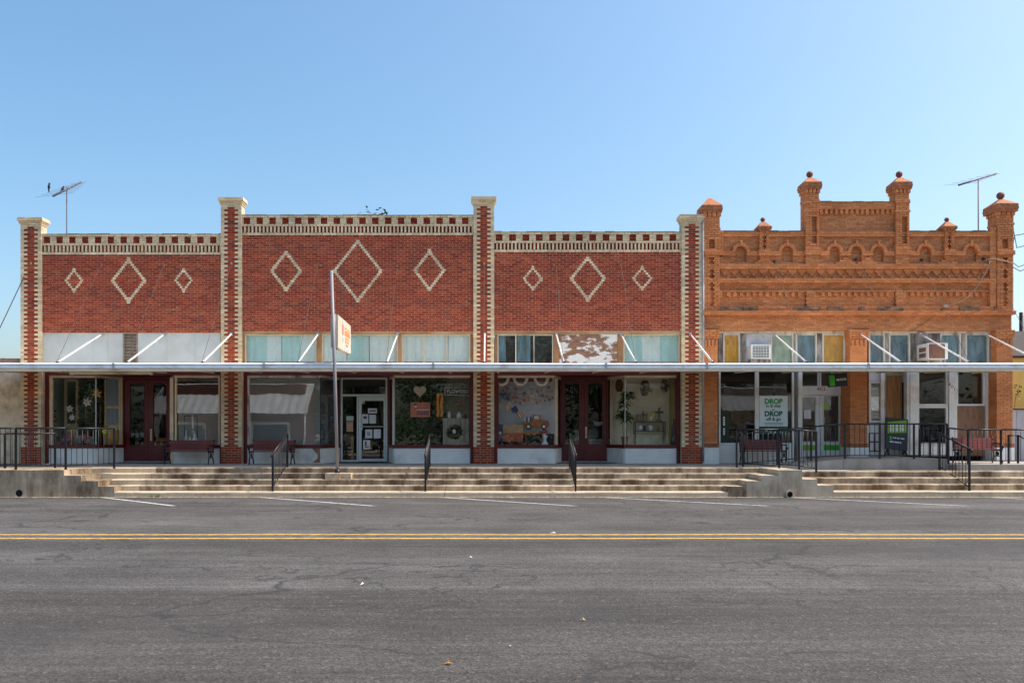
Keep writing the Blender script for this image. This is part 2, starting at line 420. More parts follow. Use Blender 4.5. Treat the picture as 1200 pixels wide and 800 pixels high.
# joints in the walk
NS = [KERB + .36*i for i in range(5)]
steps = bpy.data.objects.new('steps', None); COL.objects.link(steps); steps['kind'] = 'structure'
Ls = [wx(134, KERB), wx(115, KERB), wx(95, KERB), wx(75, KERB)]
Rs = [wx(853, KERB), wx(875, KERB), wx(893, KERB), wx(912, KERB)]
def rough_step(x0, x1, y0, y1, z0, z1, seed):
    """a cast step whose nosing is a little worn and wavy"""
    rnd = random.Random(seed); mb = MB(); n = max(2, int((x1-x0)/.35)); k = 0
    prof = lambda: [(y0+rnd.uniform(0, .006), z0), (y0+rnd.uniform(-.004, .006), z1-.022-rnd.uniform(0, .008)), (y0+.014+rnd.uniform(0, .012), z1-rnd.uniform(0, .006)), (y0+.10, z1-.001*rnd.random()), (y1, z1)]
    for i in range(n+1):
        x = x0+(x1-x0)*i/n
        mb.v += [(x, a, b) for a, b in prof()]
    for i in range(n):
        for j in range(4):
            mb.face((i*5+j, (i+1)*5+j, (i+1)*5+j+1, i*5+j+1))
    e = n*5
    mb.v += [(x0, y1, z0), (x1, y1, z0)]; q = len(mb.v)
    mb.face((0, 1, 2, 3, 4, q-2)); mb.face((e+4, e+3, e+2, e+1, e, q-1))
    return mb
split = wx(156, KERB); joint = wx(521, KERB)
for i in range(5):
    z1 = .14*(i+1); xl = Ls[0] if i == 0 else Ls[i-1]; xr = Rs[0] if i == 0 else Rs[i-1]
    yb = -2.79 if i < 4 else -2.62
    if i == 4: xl, xr = Ls[3], Rs[3]
    top = z1 if i < 4 else .7012
    for (xa, xb, m, s) in ((xl, split-.006, CONCL, 1), (split+.000, joint-.006, CONC if i else CONCL, 2), (joint+.006, xr, CONC if i else CONCL, 3)):
        obj('step', rough_step(xa, xb, NS[i], yb+.002*i, -.02 if i == 0 else z1-.16, top, i*7+s), m, steps)
# stepped cheek walls at both ends of the stairs
for i in range(3):
    zc = .28+.14*i - .0015
    obj('cheek_wall', MB().box(Ls[i+1], Ls[i]-.001, KERB+.003, -2.785, -.02, zc), CONC, steps)
    obj('cheek_wall', MB().box(Rs[i]+.001, Rs[i+1], KERB+.003, -2.785, -.02, zc), CONCW if i else CONC, steps)
# landing of the ramp on the left, pipe hole as a dark disc
lw = struct('ramp_landing', MB().box(-45, Ls[3]-.002, KERB, -2.612, -.02, .698), CONCD)
px_, pz_ = wx(22.5, KERB), wz(577.5, KERB)
HOLE = plain('pipe_shade', (0.006, 0.005, 0.005), .95)  # near-black colour of solid discs stands in for shade inside the pipes
obj('drain_hole_disc', MB().tube([(px_, KERB-.004, pz_), (px_, KERB+.05, pz_)], .088, 16), HOLE, lw)
lw2 = struct('stair_wall', MB().box(Rs[3]+.002, wx(940, KERB), KERB-.002, -2.612, -.02, .6985), CONCW)
px_, pz_ = wx(925, KERB), wz(579, KERB)
pm = MB()
for k in range(18):
    a, b = 2*math.pi*k/18, 2*math.pi*(k+1)/18
    for (r0, y0, r1, y1) in ((.105, KERB-.06, .105, KERB+.02), (.075, KERB-.06, .105, KERB-.06), (.075, KERB-.06, .075, KERB+.06)):
        pm.quad((px_+r0*math.cos(a), y0, pz_+r0*math.sin(a)), (px_+r0*math.cos(b), y0, pz_+r0*math.sin(b)), (px_+r1*math.cos(b), y1, pz_+r1*math.sin(b)), (px_+r1*math.cos(a), y1, pz_+r1*math.sin(a)))
obj('drain_pipe', pm, CONCL, lw2)
obj('pipe_mouth_disc', MB().tube([(px_, KERB-.012, pz_), (px_, KERB-.006, pz_)], .076, 16), HOLE, lw2)
# right-hand stairs
rs = bpy.data.objects.new('right_steps', None); COL.objects.link(rs); rs['kind'] = 'structure'
RL = [wx(977, KERB), wx(958, KERB), wx(940, KERB)+.002]
for i in range(4):
    z1 = .155*(i+1); xl = RL[max(0, i-1)]
    if i == 0: xl = RL[0]
    obj('step', rough_step(xl, 30, KERB+.36*i, (-3.10 if i < 3 else -2.2)+.002*i, -.02 if i == 0 else z1-.17, z1, 60+i), CONC if i else CONCL, rs)
obj('cheek_wall', MB().box(RL[1], RL[0]-.001, KERB+.003, -3.0, -.02, .308), CONCW, rs)
obj('cheek_wall', MB().box(RL[2], RL[1]-.001, KERB+.003, -3.0, -.02, .463), CONCW, rs)
# raised platform and ramp in front of the orange building
XP0, XP1 = 9.92, 12.86
pf = struct('raised_platform', MB().box(XP0+.001, XP1, -2.35, .36, .5, .92).box(XP1+.001, 30, -2.75, .36, .4, .78), CONCG)
struct('ramp', MB().poly_prism([(8.03, .55), (XP0, .55), (XP0, .919), (8.03, .72)], 'y', -2.34, -1.05), CONCG)
struct('upper_walk', MB().box(8.03, XP0, -1.048, .36, .4, .72), WALK)
struct('lower_walk', MB().box(8.03, 9.9, -3.1, -2.342, .4, .622), WALK)
struct('far_pavement', MB().box(-140, 140, -60, -27.5, -.02, .12), plain('pale_bounce_ground', (0.56, 0.50, 0.41), .95, .12, .8))  # unseen paving, made pale to bounce sunlight onto the shop fronts

# ------------------------------------------------------------------ brick laying
CH = 0.0687
RED = [(0.37, 0.054, 0.022), (0.32, 0.044, 0.019), (0.42, 0.072, 0.027), (0.27, 0.036, 0.018), (0.36, 0.050, 0.022), (0.45, 0.086, 0.031)]
CREAM = [(0.82, 0.67, 0.45), (0.76, 0.61, 0.40), (0.86, 0.72, 0.50), (0.79, 0.63, 0.42)]
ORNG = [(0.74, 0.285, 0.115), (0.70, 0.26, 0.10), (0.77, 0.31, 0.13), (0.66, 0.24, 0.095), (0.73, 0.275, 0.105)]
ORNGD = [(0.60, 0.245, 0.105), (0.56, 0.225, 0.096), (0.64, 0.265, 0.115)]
rb = random.Random(11)
def pick(pal):
    c = rb.choice(pal); k = rb.uniform(.93, 1.07) if pal is ORNG else rb.uniform(.86, 1.14); return (c[0]*k, c[1]*k, c[2]*k)
def brick(mb, x0, x1, yf, yb, z0, z1, c):
    j = rb.uniform(-.0025, .0025); b = len(mb.v); y = yf+j
    mb.v += [(x0,y,z0),(x1,y,z0),(x1,yb,z0),(x0,yb,z0),(x0,y,z1),(x1,y,z1),(x1,yb,z1),(x0,yb,z1)]
    for q in ((0,1,5,4),(1,2,6,5),(3,0,4,7),(4,5,6,7),(0,3,2,1)):
        mb.face(tuple(b+i for i in q), c)
def course(mb, x0, x1, z, yf, yb, pal, off=0.0, excl=(), L=.2133, h=CH, joint=.012):
    """one course of stretchers between x0 and x1, leaving out the intervals in excl"""
    segs = [(x0, x1)]
    for a, b in excl:
        ns = []
        for p, q in segs:
            if b <= p or a >= q: ns.append((p, q)); continue
            if a > p: ns.append((p, a))
            if b < q: ns.append((b, q))
        segs = ns
    for p, q in segs:
        k = math.floor((p-x0-off)/L); x = x0+off+k*L
        while x < q-1e-6:
            a, b = max(x, p), min(x+L, q)
            if b-a > .03:
                brick(mb, a+(joint/2), b-joint/2, yf, yb, z+joint/2, z+h-joint/2, pick(pal))
            x += L
def field(mb, x0, x1, z0, z1, yf, yb, pal, excl_fn=None, h=CH, L=.2133, flush=True):
    jt = .0055 if (pal is ORNG or pal is ORNGD) else .0135
    n = max(1, round((z1-z0)/h)); hh = (z1-z0)/n
    for i in range(n):
        z = z0+i*hh
        ex = excl_fn(z+hh/2) if excl_fn else ()
        course(mb, x0, x1, z, yf, yb, pal, (-L/2 if i % 2 else 0), ex, L, hh, jt)

# ------------------------------------------------------------------ red and cream brick building
RB = thing('brick_shop_building', 'long red brick shop building with cream diamonds and four cream and red striped piers', 'building', (-4, 0, .70))
FLOOR = .70
PW = .64
piers = [(36.1, 255.0, 265.6), (270.9, 231.6, 242.6), (566.9, 230.6, 241.4), (811.0, 251.5, 262.4)]
PX = [wx(p[0]) for p in piers]
WALLY = .055
tops = [(272.6, 298.0), (250.4, 275.2), (270.0, 295.0)]
for i, (pc, pt, pr) in enumerate(piers):
    cx = PX[i]; x0, x1 = cx-PW/2, cx+PW/2
    zt, zr, zb = wz(pt), wz(pr), wz(523.5)
    pier = obj('brick_pier', MB().box(x0+.006, x1-.006, .007, .33, FLOOR-.01, zr), MORTAR_C, RB)
    mb = MB()
    n = round((zr-zb)/CH); hh = (zr-zb)/n; q = PW/6
    for k in range(n):
        z = zr-(k+1)*hh; a, b = z+.006, z+hh-.006; g = .005
        if k % 2 == 0:
            segs = [(0, 2, 1), (2, 4, 0), (4, 6, 1)]
        else:
            segs = [(0, 1, 1), (1, 3, 0), (3, 5, 0), (5, 6, 1)]
        for s0, s1, cr in segs:
            yb_ = .10
            brick(mb, x0+s0*q+(g if s0 else 0), x0+s1*q-(g if s1 < 6 else 0), 0, yb_, a, b, pick(CREAM if cr else RED))
        # flank courses above the parapet
        if z > wz(tops[min(i, 2)][0])-1.2:
            for xs in (x0, x1-.10):
                brick(mb, xs, xs+.10, .109, .325, a, b, pick(CREAM))
    obj('pier_bricks', mb, CREAMB, pier, kind='stuff')
    mb = MB(); nb = 7; hb = (zb-FLOOR)/nb
    for k in range(nb):
        course(mb, x0, x1, FLOOR+k*hb, 0, .1, RED, (-.1066 if k % 2 else 0), h=hb, joint=.013)
    obj('base_bricks', mb, BRICK, pier, kind='stuff')
    mb = MB(); nc = 5; hc = (zt-zr)/nc
    for k in range(nc):
        o = .022*min(k, 3)+(.012 if k == 3 else 0)
        z = zr+k*hc
        xx = x0-o
        while xx < x1+o-.02:
            xe = min(xx+.2133+(.1 if (k % 2 and xx == x0-o) else 0), x1+o)
            mb.box(xx+.003, xe-.003, -o+rb.uniform(-.002, .002), .33+o, z+.004, z+hc-.004, pick(CREAM)); xx = xe
    mb.box(x0+.005, x1-.005, .006, .33, zr, zt-.012, (0.3, 0.26, 0.19))
    obj('pier_cap', mb, CREAMB, pier, kind='stuff')
    obj('iron_anchor', MB().lathe([(.001, 0), (.05, 0), (.04, .02), (.02, .03), (.001, .035)], 0, 0, 0, 6), BROWNW, pier).matrix_local = Matrix.Translation((cx, -.003, wz(309))) @ Matrix.Rotation(R(90), 4, 'X')

diam = [[(85.5, 328.3, 11, 13.8), (149.7, 328.3, 21, 26.6), (214.3, 327.8, 11, 13.8)],
        [(334.7, 317, 19, 24.5), (418.8, 317, 29.5, 37), (503, 316.5, 19, 24.5)],
        [(624.5, 326, 12, 14), (689, 326, 21.5, 26.6), (753, 325.8, 12, 14)]]
anchors = [[118, 191.5, 232], [375, 465], [649, 727]]
bots = [389.5, 388.0, 387.5]
for i in range(3):
    x0, x1 = PX[i]+PW/2+.002, PX[i+1]-PW/2-.002
    zt, zf, zb = wz(tops[i][0]), wz(tops[i][1]), wz(bots[i])
    wall = obj('bay_wall', MB().box(x0-.05, x1+.05, WALLY+.009, .33, zb, zf).box(x0-.05, x1+.05, WALLY+.05, .33, zf, zt-.03), MORTAR_R, RB)
    D = [(wx(a), wz(b), c/38, d/38) for a, b, c, d in diam[i]]
    def ex(zc):
        out = []
        for cx, cz, hw, hh in D:
            t = 1-abs(zc-cz)/hh
            if t < 0: continue
            HW = .04 if hw < .4 else .052
            o = max(0, hw*t-HW)
            if o < HW: out.append((cx-o-HW, cx+o+HW))
            else: out += [(cx-o-HW, cx-o+HW), (cx+o-HW, cx+o+HW)]
        return out
    mb = MB(); field(mb, x0, x1, zb, zf, WALLY, WALLY+.09, RED, ex)
    obj('wall_bricks', mb, BRICK, wall, kind='stuff')
    n = round((zf-zb)/CH); hh_ = (zf-zb)/n
    for cx, cz, hw, hh in D:
        mb = MB(); HW = .04 if hw < .4 else .052
        for k in range(n):
            zc = zb+(k+.5)*hh_; t = 1-abs(zc-cz)/hh
            if t < 0: continue
            o = max(0, hw*t-HW); z0, z1 = zc-hh_/2+.0045, zc+hh_/2-.0045
            if o < HW: brick(mb, cx-o-HW+.004, cx+o+HW-.004, WALLY-.002, WALLY+.09, z0, z1, pick(CREAM))
            else:
                for s in (-1, 1): brick(mb, cx+s*o-HW+.004, cx+s*o+HW-.004, WALLY-.002, WALLY+.09, z0, z1, pick(CREAM))
        obj('brick_diamond', mb, CREAMB, wall, kind='stuff')
    # cornice: cream course, soldiers, cream course, checker, coping
    cor = MB(); S = (zt-zf)/10.0   # ten courses high
    def cream_course(z, h, yo): course(cor, x0, x1, z, WALLY-yo, WALLY+.1, CREAM, rb.uniform(-.1, 0), h=h)
    cream_course(zf, S*1.2, .012)
    zs = zf+1.2*S; hs = 3.1*S
    ns = round((x1-x0)/.1145); p = (x1-x0)/ns
    for k in range(ns):
        a = x0+k*p
        brick(cor, a+.002, a+p*.53-.001, WALLY+.03, WALLY+.1, zs+.002, zs+hs-.002, sc(pick(RED), .62))  # red soldiers tinted darker: shade of the recess put into the colour
        brick(cor, a+p*.53+.001, a+p-.002, WALLY-.008, WALLY+.1, zs+.005, zs+hs-.004, pick(CREAM))
    z = zs+hs; cream_course(z, S*1.0, .016); z += S
    npair = round((x1-x0)/.4); p = (x1-x0)/npair; hk = 3.0*S/3
    for r in range(3):
        for k in range(npair):
            a = x0+k*p+(p*.12)
            brick(cor, a+.004, a+p/4-.003, WALLY+.004, WALLY+.1, z+.004, z+hk-.004, sc(pick(RED), .72))
            brick(cor, a+p/4+.003, a+p/2-.004, WALLY+.004, WALLY+.1, z+.004, z+hk-.004, sc(pick(RED), .72))
            for s0, s1 in ((.5, .88), (.88, 1.0)) if r != 1 else ((.5, .75), (.75, 1.0)):
                brick(cor, a+p*s0+.002, min(a+p*s1-.002, x1), WALLY-.012, WALLY+.1, z+.004, z+hk-.004, pick(CREAM))
        brick(cor, x0, x0+p*.115, WALLY-.012, WALLY+.1, z+.004, z+hk-.004, pick(CREAM))
        z += hk
    cream_course(z, S*1.0, .03); z += S
    xx = x0
    while xx < x1:
        xe = min(xx+rb.uniform(.2, .5), x1); hh = rb.uniform(.012, .035)
        cor.box(xx, xe-.004, WALLY-.035, .36, z, z+hh, pick([(0.40, 0.34, 0.25), (0.33, 0.28, 0.21), (0.45, 0.4, 0.3)])); xx = xe
    obj('brick_cornice', cor, CREAMB, wall, kind='stuff')
    for a in anchors[i]:
        o = obj('iron_anchor', MB().lathe([(.001, 0), (.05, 0), (.04, .02), (.02, .03), (.001, .035)], 0, 0, 0, 6), BROWNW, wall)
        o.matrix_local = Matrix.Translation((wx(a), WALLY-.003, wz(310.5))) @ Matrix.Rotation(R(90), 4, 'X')

# body of the building behind the front
obj('side_wall', MB().box(PX[0]-.30, PX[0]-.02, .335, 18, FLOOR, wz(276)), MORTAR_R, RB)
obj('roof', MB().box(PX[0]-.28, PX[3]+.28, .34, 18, 4.35, 4.6), GREYM, RB)
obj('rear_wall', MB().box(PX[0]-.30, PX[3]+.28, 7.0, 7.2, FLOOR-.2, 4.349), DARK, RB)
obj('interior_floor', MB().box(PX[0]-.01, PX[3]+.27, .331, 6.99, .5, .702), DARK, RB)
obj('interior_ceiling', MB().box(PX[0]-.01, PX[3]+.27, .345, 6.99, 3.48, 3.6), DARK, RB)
for i in (1, 2, 3):
    obj('party_wall', MB().box(PX[i]-.1, PX[i]+.1, .332, 6.98, .703, 4.34), ROOMG, RB)
obj('party_wall', MB().box(PX[0]-.018, PX[0]+.1, .336, 6.98, .703, 4.34), ROOMG, RB)
# ------------------------------------------------------------------ orange brick building
OB = thing('ornate_brick_building', 'ornate orange brick storefront with pinnacles, blind arches and corbelled cornice', 'building', (11, 0, .70))
OX0, OX1 = wx(824.6), wx(1187.2)
Y_REC, Y_F, Y_B, Y_P, Y_S = .14, .07, .005, -.025, -.085     # recess, field, bands, pilasters, sills
zcop = wz(271.0); zlow = wz(386.5)
core = obj('front_wall', MB().box(OX0, OX1, Y_REC+.01, .40, zlow, zcop-.02), MORTAR_O, OB)
arches = [(868.7, 6.6), (923.0, 6.6), (978.6, 6.2), (1004.2, 6.2), (1030.2, 6.2), (1085.0, 6.5), (1139.0, 6.5)]
ARC = [(wx(a), w/38) for a, w in arches]
z_spring, z_abot = wz(294.3), wz(305.6)
def ex_arch(zc):
    out = []
    for cx, r in ARC:
        if zc < z_abot: continue
        if zc < z_spring: out.append((cx-r, cx+r))
        elif zc < z_spring+r:
            w = math.sqrt(max(0, r*r-(zc-z_spring)**2)); out.append((cx-w, cx+w))
    return out
mb = MB()
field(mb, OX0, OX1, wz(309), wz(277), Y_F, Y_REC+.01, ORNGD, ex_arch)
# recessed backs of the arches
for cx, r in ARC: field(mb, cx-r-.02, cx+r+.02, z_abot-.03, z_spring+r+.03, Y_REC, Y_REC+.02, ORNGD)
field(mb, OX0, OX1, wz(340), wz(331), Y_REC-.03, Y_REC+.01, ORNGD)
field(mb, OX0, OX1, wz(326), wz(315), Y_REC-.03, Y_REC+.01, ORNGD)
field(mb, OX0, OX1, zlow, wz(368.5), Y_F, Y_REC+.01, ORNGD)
panels = [(847, 945.5), (957, 1050.6), (1063, 1161)]
pex = [(wx(a), wx(b)) for a, b in panels]
field(mb, OX0, OX1, wz(358.5), wz(340), Y_F-.02, Y_REC+.01, ORNG, lambda z: pex)
for a, b in pex: field(mb, a, b, wz(358.5), wz(340), Y_REC-.02, Y_REC+.01, ORNG)
obj('wall_bricks', mb, ORANGEB, core, kind='stuff')

def band(name, x0, x1, z0, z1, yf, pal=ORNG, L=.2133, yb=None, parent=None, h=CH):
    m = MB(); field(m, x0, x1, z0, z1, yf, yb if yb is not None else Y_REC+.02, pal, h=h, L=L)
    return obj(name, m, ORANGEB, parent or core, kind='stuff')
band('cornice_band', OX0, OX1, wz(277), wz(271.3), Y_B)
band('cornice_band', OX0, OX1, wz(315), wz(309), Y_B)
band('cornice_band', OX0, OX1, wz(331), wz(326), Y_B-.01)
# impost band between the arches
m = MB(); zz0, zz1 = wz(299), wz(294)
edges = [OX0]+[v for cx, r in ARC for v in (cx-r-.005, cx+r+.005)]+[OX1]
for a, b in zip(edges[0::2], edges[1::2]): field(m, a, b, zz0, zz1, Y_B, Y_REC, ORNG)
obj('impost_band', m, ORANGEB, core, kind='stuff')
# arch hoods: rings of voussoirs with a keystone
for cx, r in ARC:
    m = MB(); n = 13; ro = r+.095
    for k in range(n):
        a, b = math.pi*k/n+.012, math.pi*(k+1)/n-.012
        c = pick(ORNG); key = (k == n//2); rr = ro+(.07 if key else 0); yf = Y_B-(.02 if key else 0)
        pts = [(cx+r*math.cos(a), z_spring+r*math.sin(a)), (cx+rr*math.cos(a), z_spring+rr*math.sin(a)), (cx+rr*math.cos(b), z_spring+rr*math.sin(b)), (cx+r*math.cos(b), z_spring+r*math.sin(b))]
        m.poly_prism(pts, 'y', yf, Y_REC, c)
    obj('arch_hood', m, ORANGEB, core, kind='stuff')
# stepped triangles under the arches
m = MB()
for pxc in (991.4, 1017.3, 896, 1111):
    for k, w in enumerate((.30, .19, .08)):
        field(m, wx(pxc)-w, wx(pxc)+w, wz(309)+k*.062, wz(309)+(k+1)*.062, Y_B+.01, Y_REC, ORNG, h=.06)
obj('corbel_bricks', m, ORANGEB, core, kind='stuff')
# sawtooth corbel row
m = MB(); x = wx(845); hh = (wz(315.4)-wz(325.6))/4.6
while x < wx(1166):
    for k, (a, w) in enumerate(((0, .27), (.05, .17), (.10, .08))):
        zt = wz(315.4)-k*hh
        brick(m, x+a, x+a+w, Y_F-.012+.010*k, Y_REC, zt-hh+.004, zt-.004, pick(ORNG))
    brick(m, x+.20, x+.27, Y_F, Y_REC, wz(325.4), wz(325.4)+hh, pick(ORNG))
    x += .298
obj('corbel_bricks', m, ORANGEB, core, kind='stuff')
# dentils in the long panels
m = MB()
for a, b in pex:
    n = int((b-a-.1)/.2); x = a+((b-a)-n*.2)/2
    for k in range(n):
        brick(m, x+.05, x+.15, Y_F-.005, Y_REC, wz(346.5), wz(341.6), pick(ORNG)); x += .2
    field(m, a, b, wz(341.5), wz(340.1), Y_F-.025, Y_REC, ORNG, h=.04)
obj('dentil_bricks', m, ORANGEB, core, kind='stuff')
# weathered lower ledge
LEDGE = plain('weathered_ledge', (0.42, 0.22, 0.12), .95, .35, 6, bmp=.4, stretch=(1, 1, 3), dirt=(0.09, 0.07, 0.06), dirt_amt=(.42, .62))
m = MB(); x = OX0+.5
while x < OX1-.5:
    e = min(x+rb.uniform(.15, .5), OX1-.5)
    if rb.random() < .35: x = e; continue
    m.box(x, e-.003, Y_B-.02+rb.uniform(-.012, .012), Y_REC, wz(364.3), wz(358.6)-rb.uniform(0, .03)); x = e
obj('weathered_ledge', m, LEDGE, core, kind='stuff')
band('cornice_band', OX0+.5, OX1-.5, wz(364.3), wz(358.6), Y_B+.005)
band('cornice_band', OX0-.02, OX1+.05, wz(368.8), wz(364.4), Y_S)
# pilasters with a toothed slot
for a, b in ((824.6, 843.4), (1168, 1187.2)):
    x0, x1 = wx(a), wx(b); xm = (x0+x1)/2; m = MB()
    n = round((wz(299)-wz(364))/CH); hh = (wz(299)-wz(364))/n
    for k in range(n):
        z = wz(364)+k*hh; g = .055 if k % 2 else .02
        inslot = 1 < k < n-1
        ex_ = [(xm-g-.02, xm+g+.02)] if inslot else ()
        course(m, x0, x1, z, Y_P, Y_REC, ORNG, (-.1066 if k % 2 else 0), ex_, h=hh)
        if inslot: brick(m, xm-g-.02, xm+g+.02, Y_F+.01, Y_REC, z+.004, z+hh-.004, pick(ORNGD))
    # upper stage with niche, sill
    z0, z1 = wz(294), wz(270 if a < 900 else 264); nx = wx(833.8 if a < 900 else 1177.0)
    n2 = round((z1-z0)/CH); h2 = (z1-z0)/n2
    for k in range(n2):
        z = z0+k*h2; py_in = z+h2/2
        ex_ = [(nx-.085, nx+.085)] if wz(292.5) < py_in < wz(279.5) else ()
        course(m, x0-(0 if a > 900 else 0), x1+(.10 if a < 900 else 0), z, Y_P-.02, Y_REC, ORNG, (-.1066 if k % 2 else 0), ex_, h=h2)
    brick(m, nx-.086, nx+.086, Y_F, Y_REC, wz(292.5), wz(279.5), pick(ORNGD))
    field(m, x0, x1+(.11 if a < 900 else .02), wz(299), wz(294), Y_S, Y_REC, ORNG)
    obj('corner_pilaster', m, ORANGEB, core, kind='stuff')
obj('inner_pilaster', (lambda m: (field(m, wx(1160.5), wx(1167.8), wz(364), wz(266), Y_B, Y_REC, ORNG), m)[1])(MB()), ORANGEB, core, kind='stuff')

def pinnacle(x0, x1, z_base, z_neck, z_dent, z_cap0, z_cap1, z_apex, ballr, label, over=.06, depth=None):
    w = x1-x0; d = depth or w; yf = Y_P-.01; cx, cy = (x0+x1)/2, yf+d/2
    p = obj('pinnacle', MB().box(x0+.012, x1-.012, yf+.012, yf+d-.012, z_base, z_cap0), MORTAR_O, OB, label=label)
    m = MB(); n = max(2, round((z_dent-z_base)/CH)); hh = (z_dent-z_base)/n
    for k in range(n):
        z = z_base+k*hh; o = .018 if abs(z-z_neck) < hh*.6 else 0
        L = w/2 if w < .5 else w/3
        course(m, x0-o, x1+o, z, yf-o, yf+.1, ORNG, (-L/2 if k % 2 else 0), L=L, h=hh)
        for xs in (x0-o, x1+o-.09):
            nn = 2
            for q in range(nn):
                brick(m, xs, xs+.09, yf+.105+q*(d-.11)/nn, yf+.10+(q+1)*(d-.11)/nn, z+.004, z+hh-.004, pick(ORNG))
    # dentils on front and flanks
    nd_ = 4; pw = (w+.06)/nd_
    for k in range(nd_):
        a = x0-.03+k*pw
        m.box(a+.02, a+pw-.02, yf-.035, yf+.02, z_dent, z_cap0, pick(ORNG))
        b = yf-.03+k*(d+.06)/nd_
        for xs in (x0-.035, x1+.005): m.box(xs, xs+.03, b+.02, b+pw-.02, z_dent+.002, z_cap0, pick(ORNG))
    obj('pinnacle_bricks', m, ORANGEB, p, kind='stuff')
    m = MB(); a0, a1, b0, b1 = x0-over, x1+over, yf-over, yf+d+over
    nb = 3; hb = (z_cap1-z_cap0)/nb
    for k in range(nb):
        e = (.0, .012, .004)[k]
        m.box(a0-e, a1+e, b0-e, b1+e, z_cap0+k*hb+.002, z_cap0+(k+1)*hb-.002)
    k0 = len(m.v); r = .04
    m.v += [(a0, b0, z_cap1), (a1, b0, z_cap1), (a1, b1, z_cap1), (a0, b1, z_cap1), (cx-r, cy-r, z_apex), (cx+r, cy-r, z_apex), (cx+r, cy+r, z_apex), (cx-r, cy+r, z_apex)]
    for q in ((0, 1, 5, 4), (1, 2, 6, 5), (2, 3, 7, 6), (3, 0, 4, 7), (4, 5, 6, 7)): m.face(tuple(k0+i for i in q))
    obj('pinnacle_cap', m, TERRA, p)
    if ballr:
        obj('ball_finial', MB().tube([(cx, cy, z_apex-.02), (cx, cy, z_apex+.06)], .03).ball(cx, cy, z_apex+ballr*.9, ballr, n=14, m=10), TERRAD, p)
    return p
pinnacle(wx(824), wx(843.4), wz(270), wz(269), wz(254), wz(249.3), wz(241), wz(230), 0, 'pinnacle without a ball beside the cream pier', .055)
pinnacle(wx(1168), wx(1187.2), wz(264), wz(263), wz(252.5), wz(248.5), wz(239.5), wz(231), .115, 'corner pinnacle with a ball finial', .085)
for a, b in ((943.4, 959.4), (1049, 1065)):
    p = pinnacle(wx(a), wx(b), wz(236), wz(235.5), wz(226.4), wz(222), wz(214), wz(205.8), .10, None, .06)
    m = MB(); x0, x1 = wx(a), wx(b); z0, z1 = wz(291), wz(236); n = round((z1-z0)/CH); hh = (z1-z0)/n
    for k in range(n):
        z = z0+k*hh
        ex_ = [((x0+x1)/2-.02, (x0+x1)/2+.13)] if 1 < k < n-7 else ()
        o = .02 if k in (n-1, n-5) else 0
        course(m, x0-o, x1+o, z, Y_P-.03-o, Y_REC, ORNG, (-.1 if k % 2 else 0), ex_, h=hh)
        if ex_: brick(m, ex_[0][0], ex_[0][1], Y_F-.03, Y_REC, z+.004, z+hh-.004, pick(ORNGD))
        if z > zcop: 
            for xs in (x0, x1-.09): brick(m, xs, xs+.09, Y_REC+.01, .37, z+.004, z+hh-.004, pick(ORNG))
    field(m, x0-.01, x1+.05, wz(299), wz(291), -.09, Y_REC, ORNG)
    field(m, x0+.01, x1-.01, wz(310), wz(299.2), -.03, Y_REC, ORNGD)
    obj('pinnacle_shaft', m, ORANGEB, p, kind='stuff')
for a, b in ((889.8, 901.3), (1106.6, 1118)):
    x0, x1 = wx(a), wx(b); xm = (x0+x1)/2
    p = pinnacle(x0, x1, zcop-.03, zcop, wz(270.4), wz(269.3), wz(265.5), wz(258.5), .07, None, .05, depth=.34)
    m = MB(); z0, z1 = wz(293), zcop; n = round((z1-z0)/CH); hh = (z1-z0)/n
    for k in range(n):
        z = z0+k*hh; g = .05 if k % 2 else .02
        course(m, x0, x1, z, Y_P, Y_REC, ORNG, (-.1 if k % 2 else 0), [(xm-g, xm+g)], h=hh)
        brick(m, xm-g, xm+g, Y_F, Y_REC, z+.004, z+hh-.004, pick(ORNGD))
    field(m, x0-.03, x1+.03, wz(299.5), wz(293), Y_S, Y_REC, ORNG)
    field(m, x0+.02, x1-.02, wz(305), wz(299.7), Y_P, Y_REC, ORNG)
    obj('pinnacle_shaft', m, ORANGEB, p, kind='stuff')
# raised centre parapet
cpw = obj('centre_parapet', MB().box(wx(958), wx(1050), Y_F+.01, .36, zcop-.05, wz(237.5)), MORTAR_O, OB)
m = MB(); x0, x1 = wx(959.6), wx(1048.8)
field(m, x0, x1, zcop, wz(237), Y_F, Y_F+.06, ORNGD)
obj('wall_bricks', m, ORANGEB, cpw, kind='stuff')
m = MB(); field(m, x0, x1, wz(243.5), wz(236.6), Y_B, Y_F+.05, ORNG); x = x0
while x < x1-.1:
    brick(m, x+.04, x+.12, Y_B+.005, Y_F+.05, wz(250.4), wz(245), pick(ORNG)); x += .158
field(m, x0, x1, wz(245), wz(243.5), Y_B-.01, Y_F+.05, ORNG, h=.04)
obj('dentil_bricks', m, ORANGEB, cpw, kind='stuff')
m = MB()
for (a, b, zz) in ((wx(848), wx(942), zcop), (wx(1066), wx(1160), zcop), (x0, x1, wz(236.6))):
    x = a
    while x < b:
        e = min(b, x+rb.uniform(.25, .42)); h = rb.uniform(.012, .03)
        m.box(x, e-.004, Y_B-.02, .42, zz-.005, zz+h, pick([(0.24, 0.15, 0.1), (0.3, 0.2, 0.13)])); x = e
        if rb.random() < .18: m.box(x-.04, x, .1, .2, zz, zz+h+.03, (0.2, 0.15, 0.12))
obj('coping', m, ORANGEB, core, kind='stuff')
for a, b in ((907.5, 306.5), (1003.7, 303.6), (1081, 304.2), (1153.6, 302.9)):
    o = obj('iron_anchor', MB().lathe([(.001, 0), (.048, 0), (.048, .05), (.03, .055), (.001, .055)], 0, 0, 0, 10), BLACKM, core)
    o.matrix_local = Matrix.Translation((wx(a), Y_F-.004, wz(b))) @ Matrix.Rotation(R(90), 4, 'X')
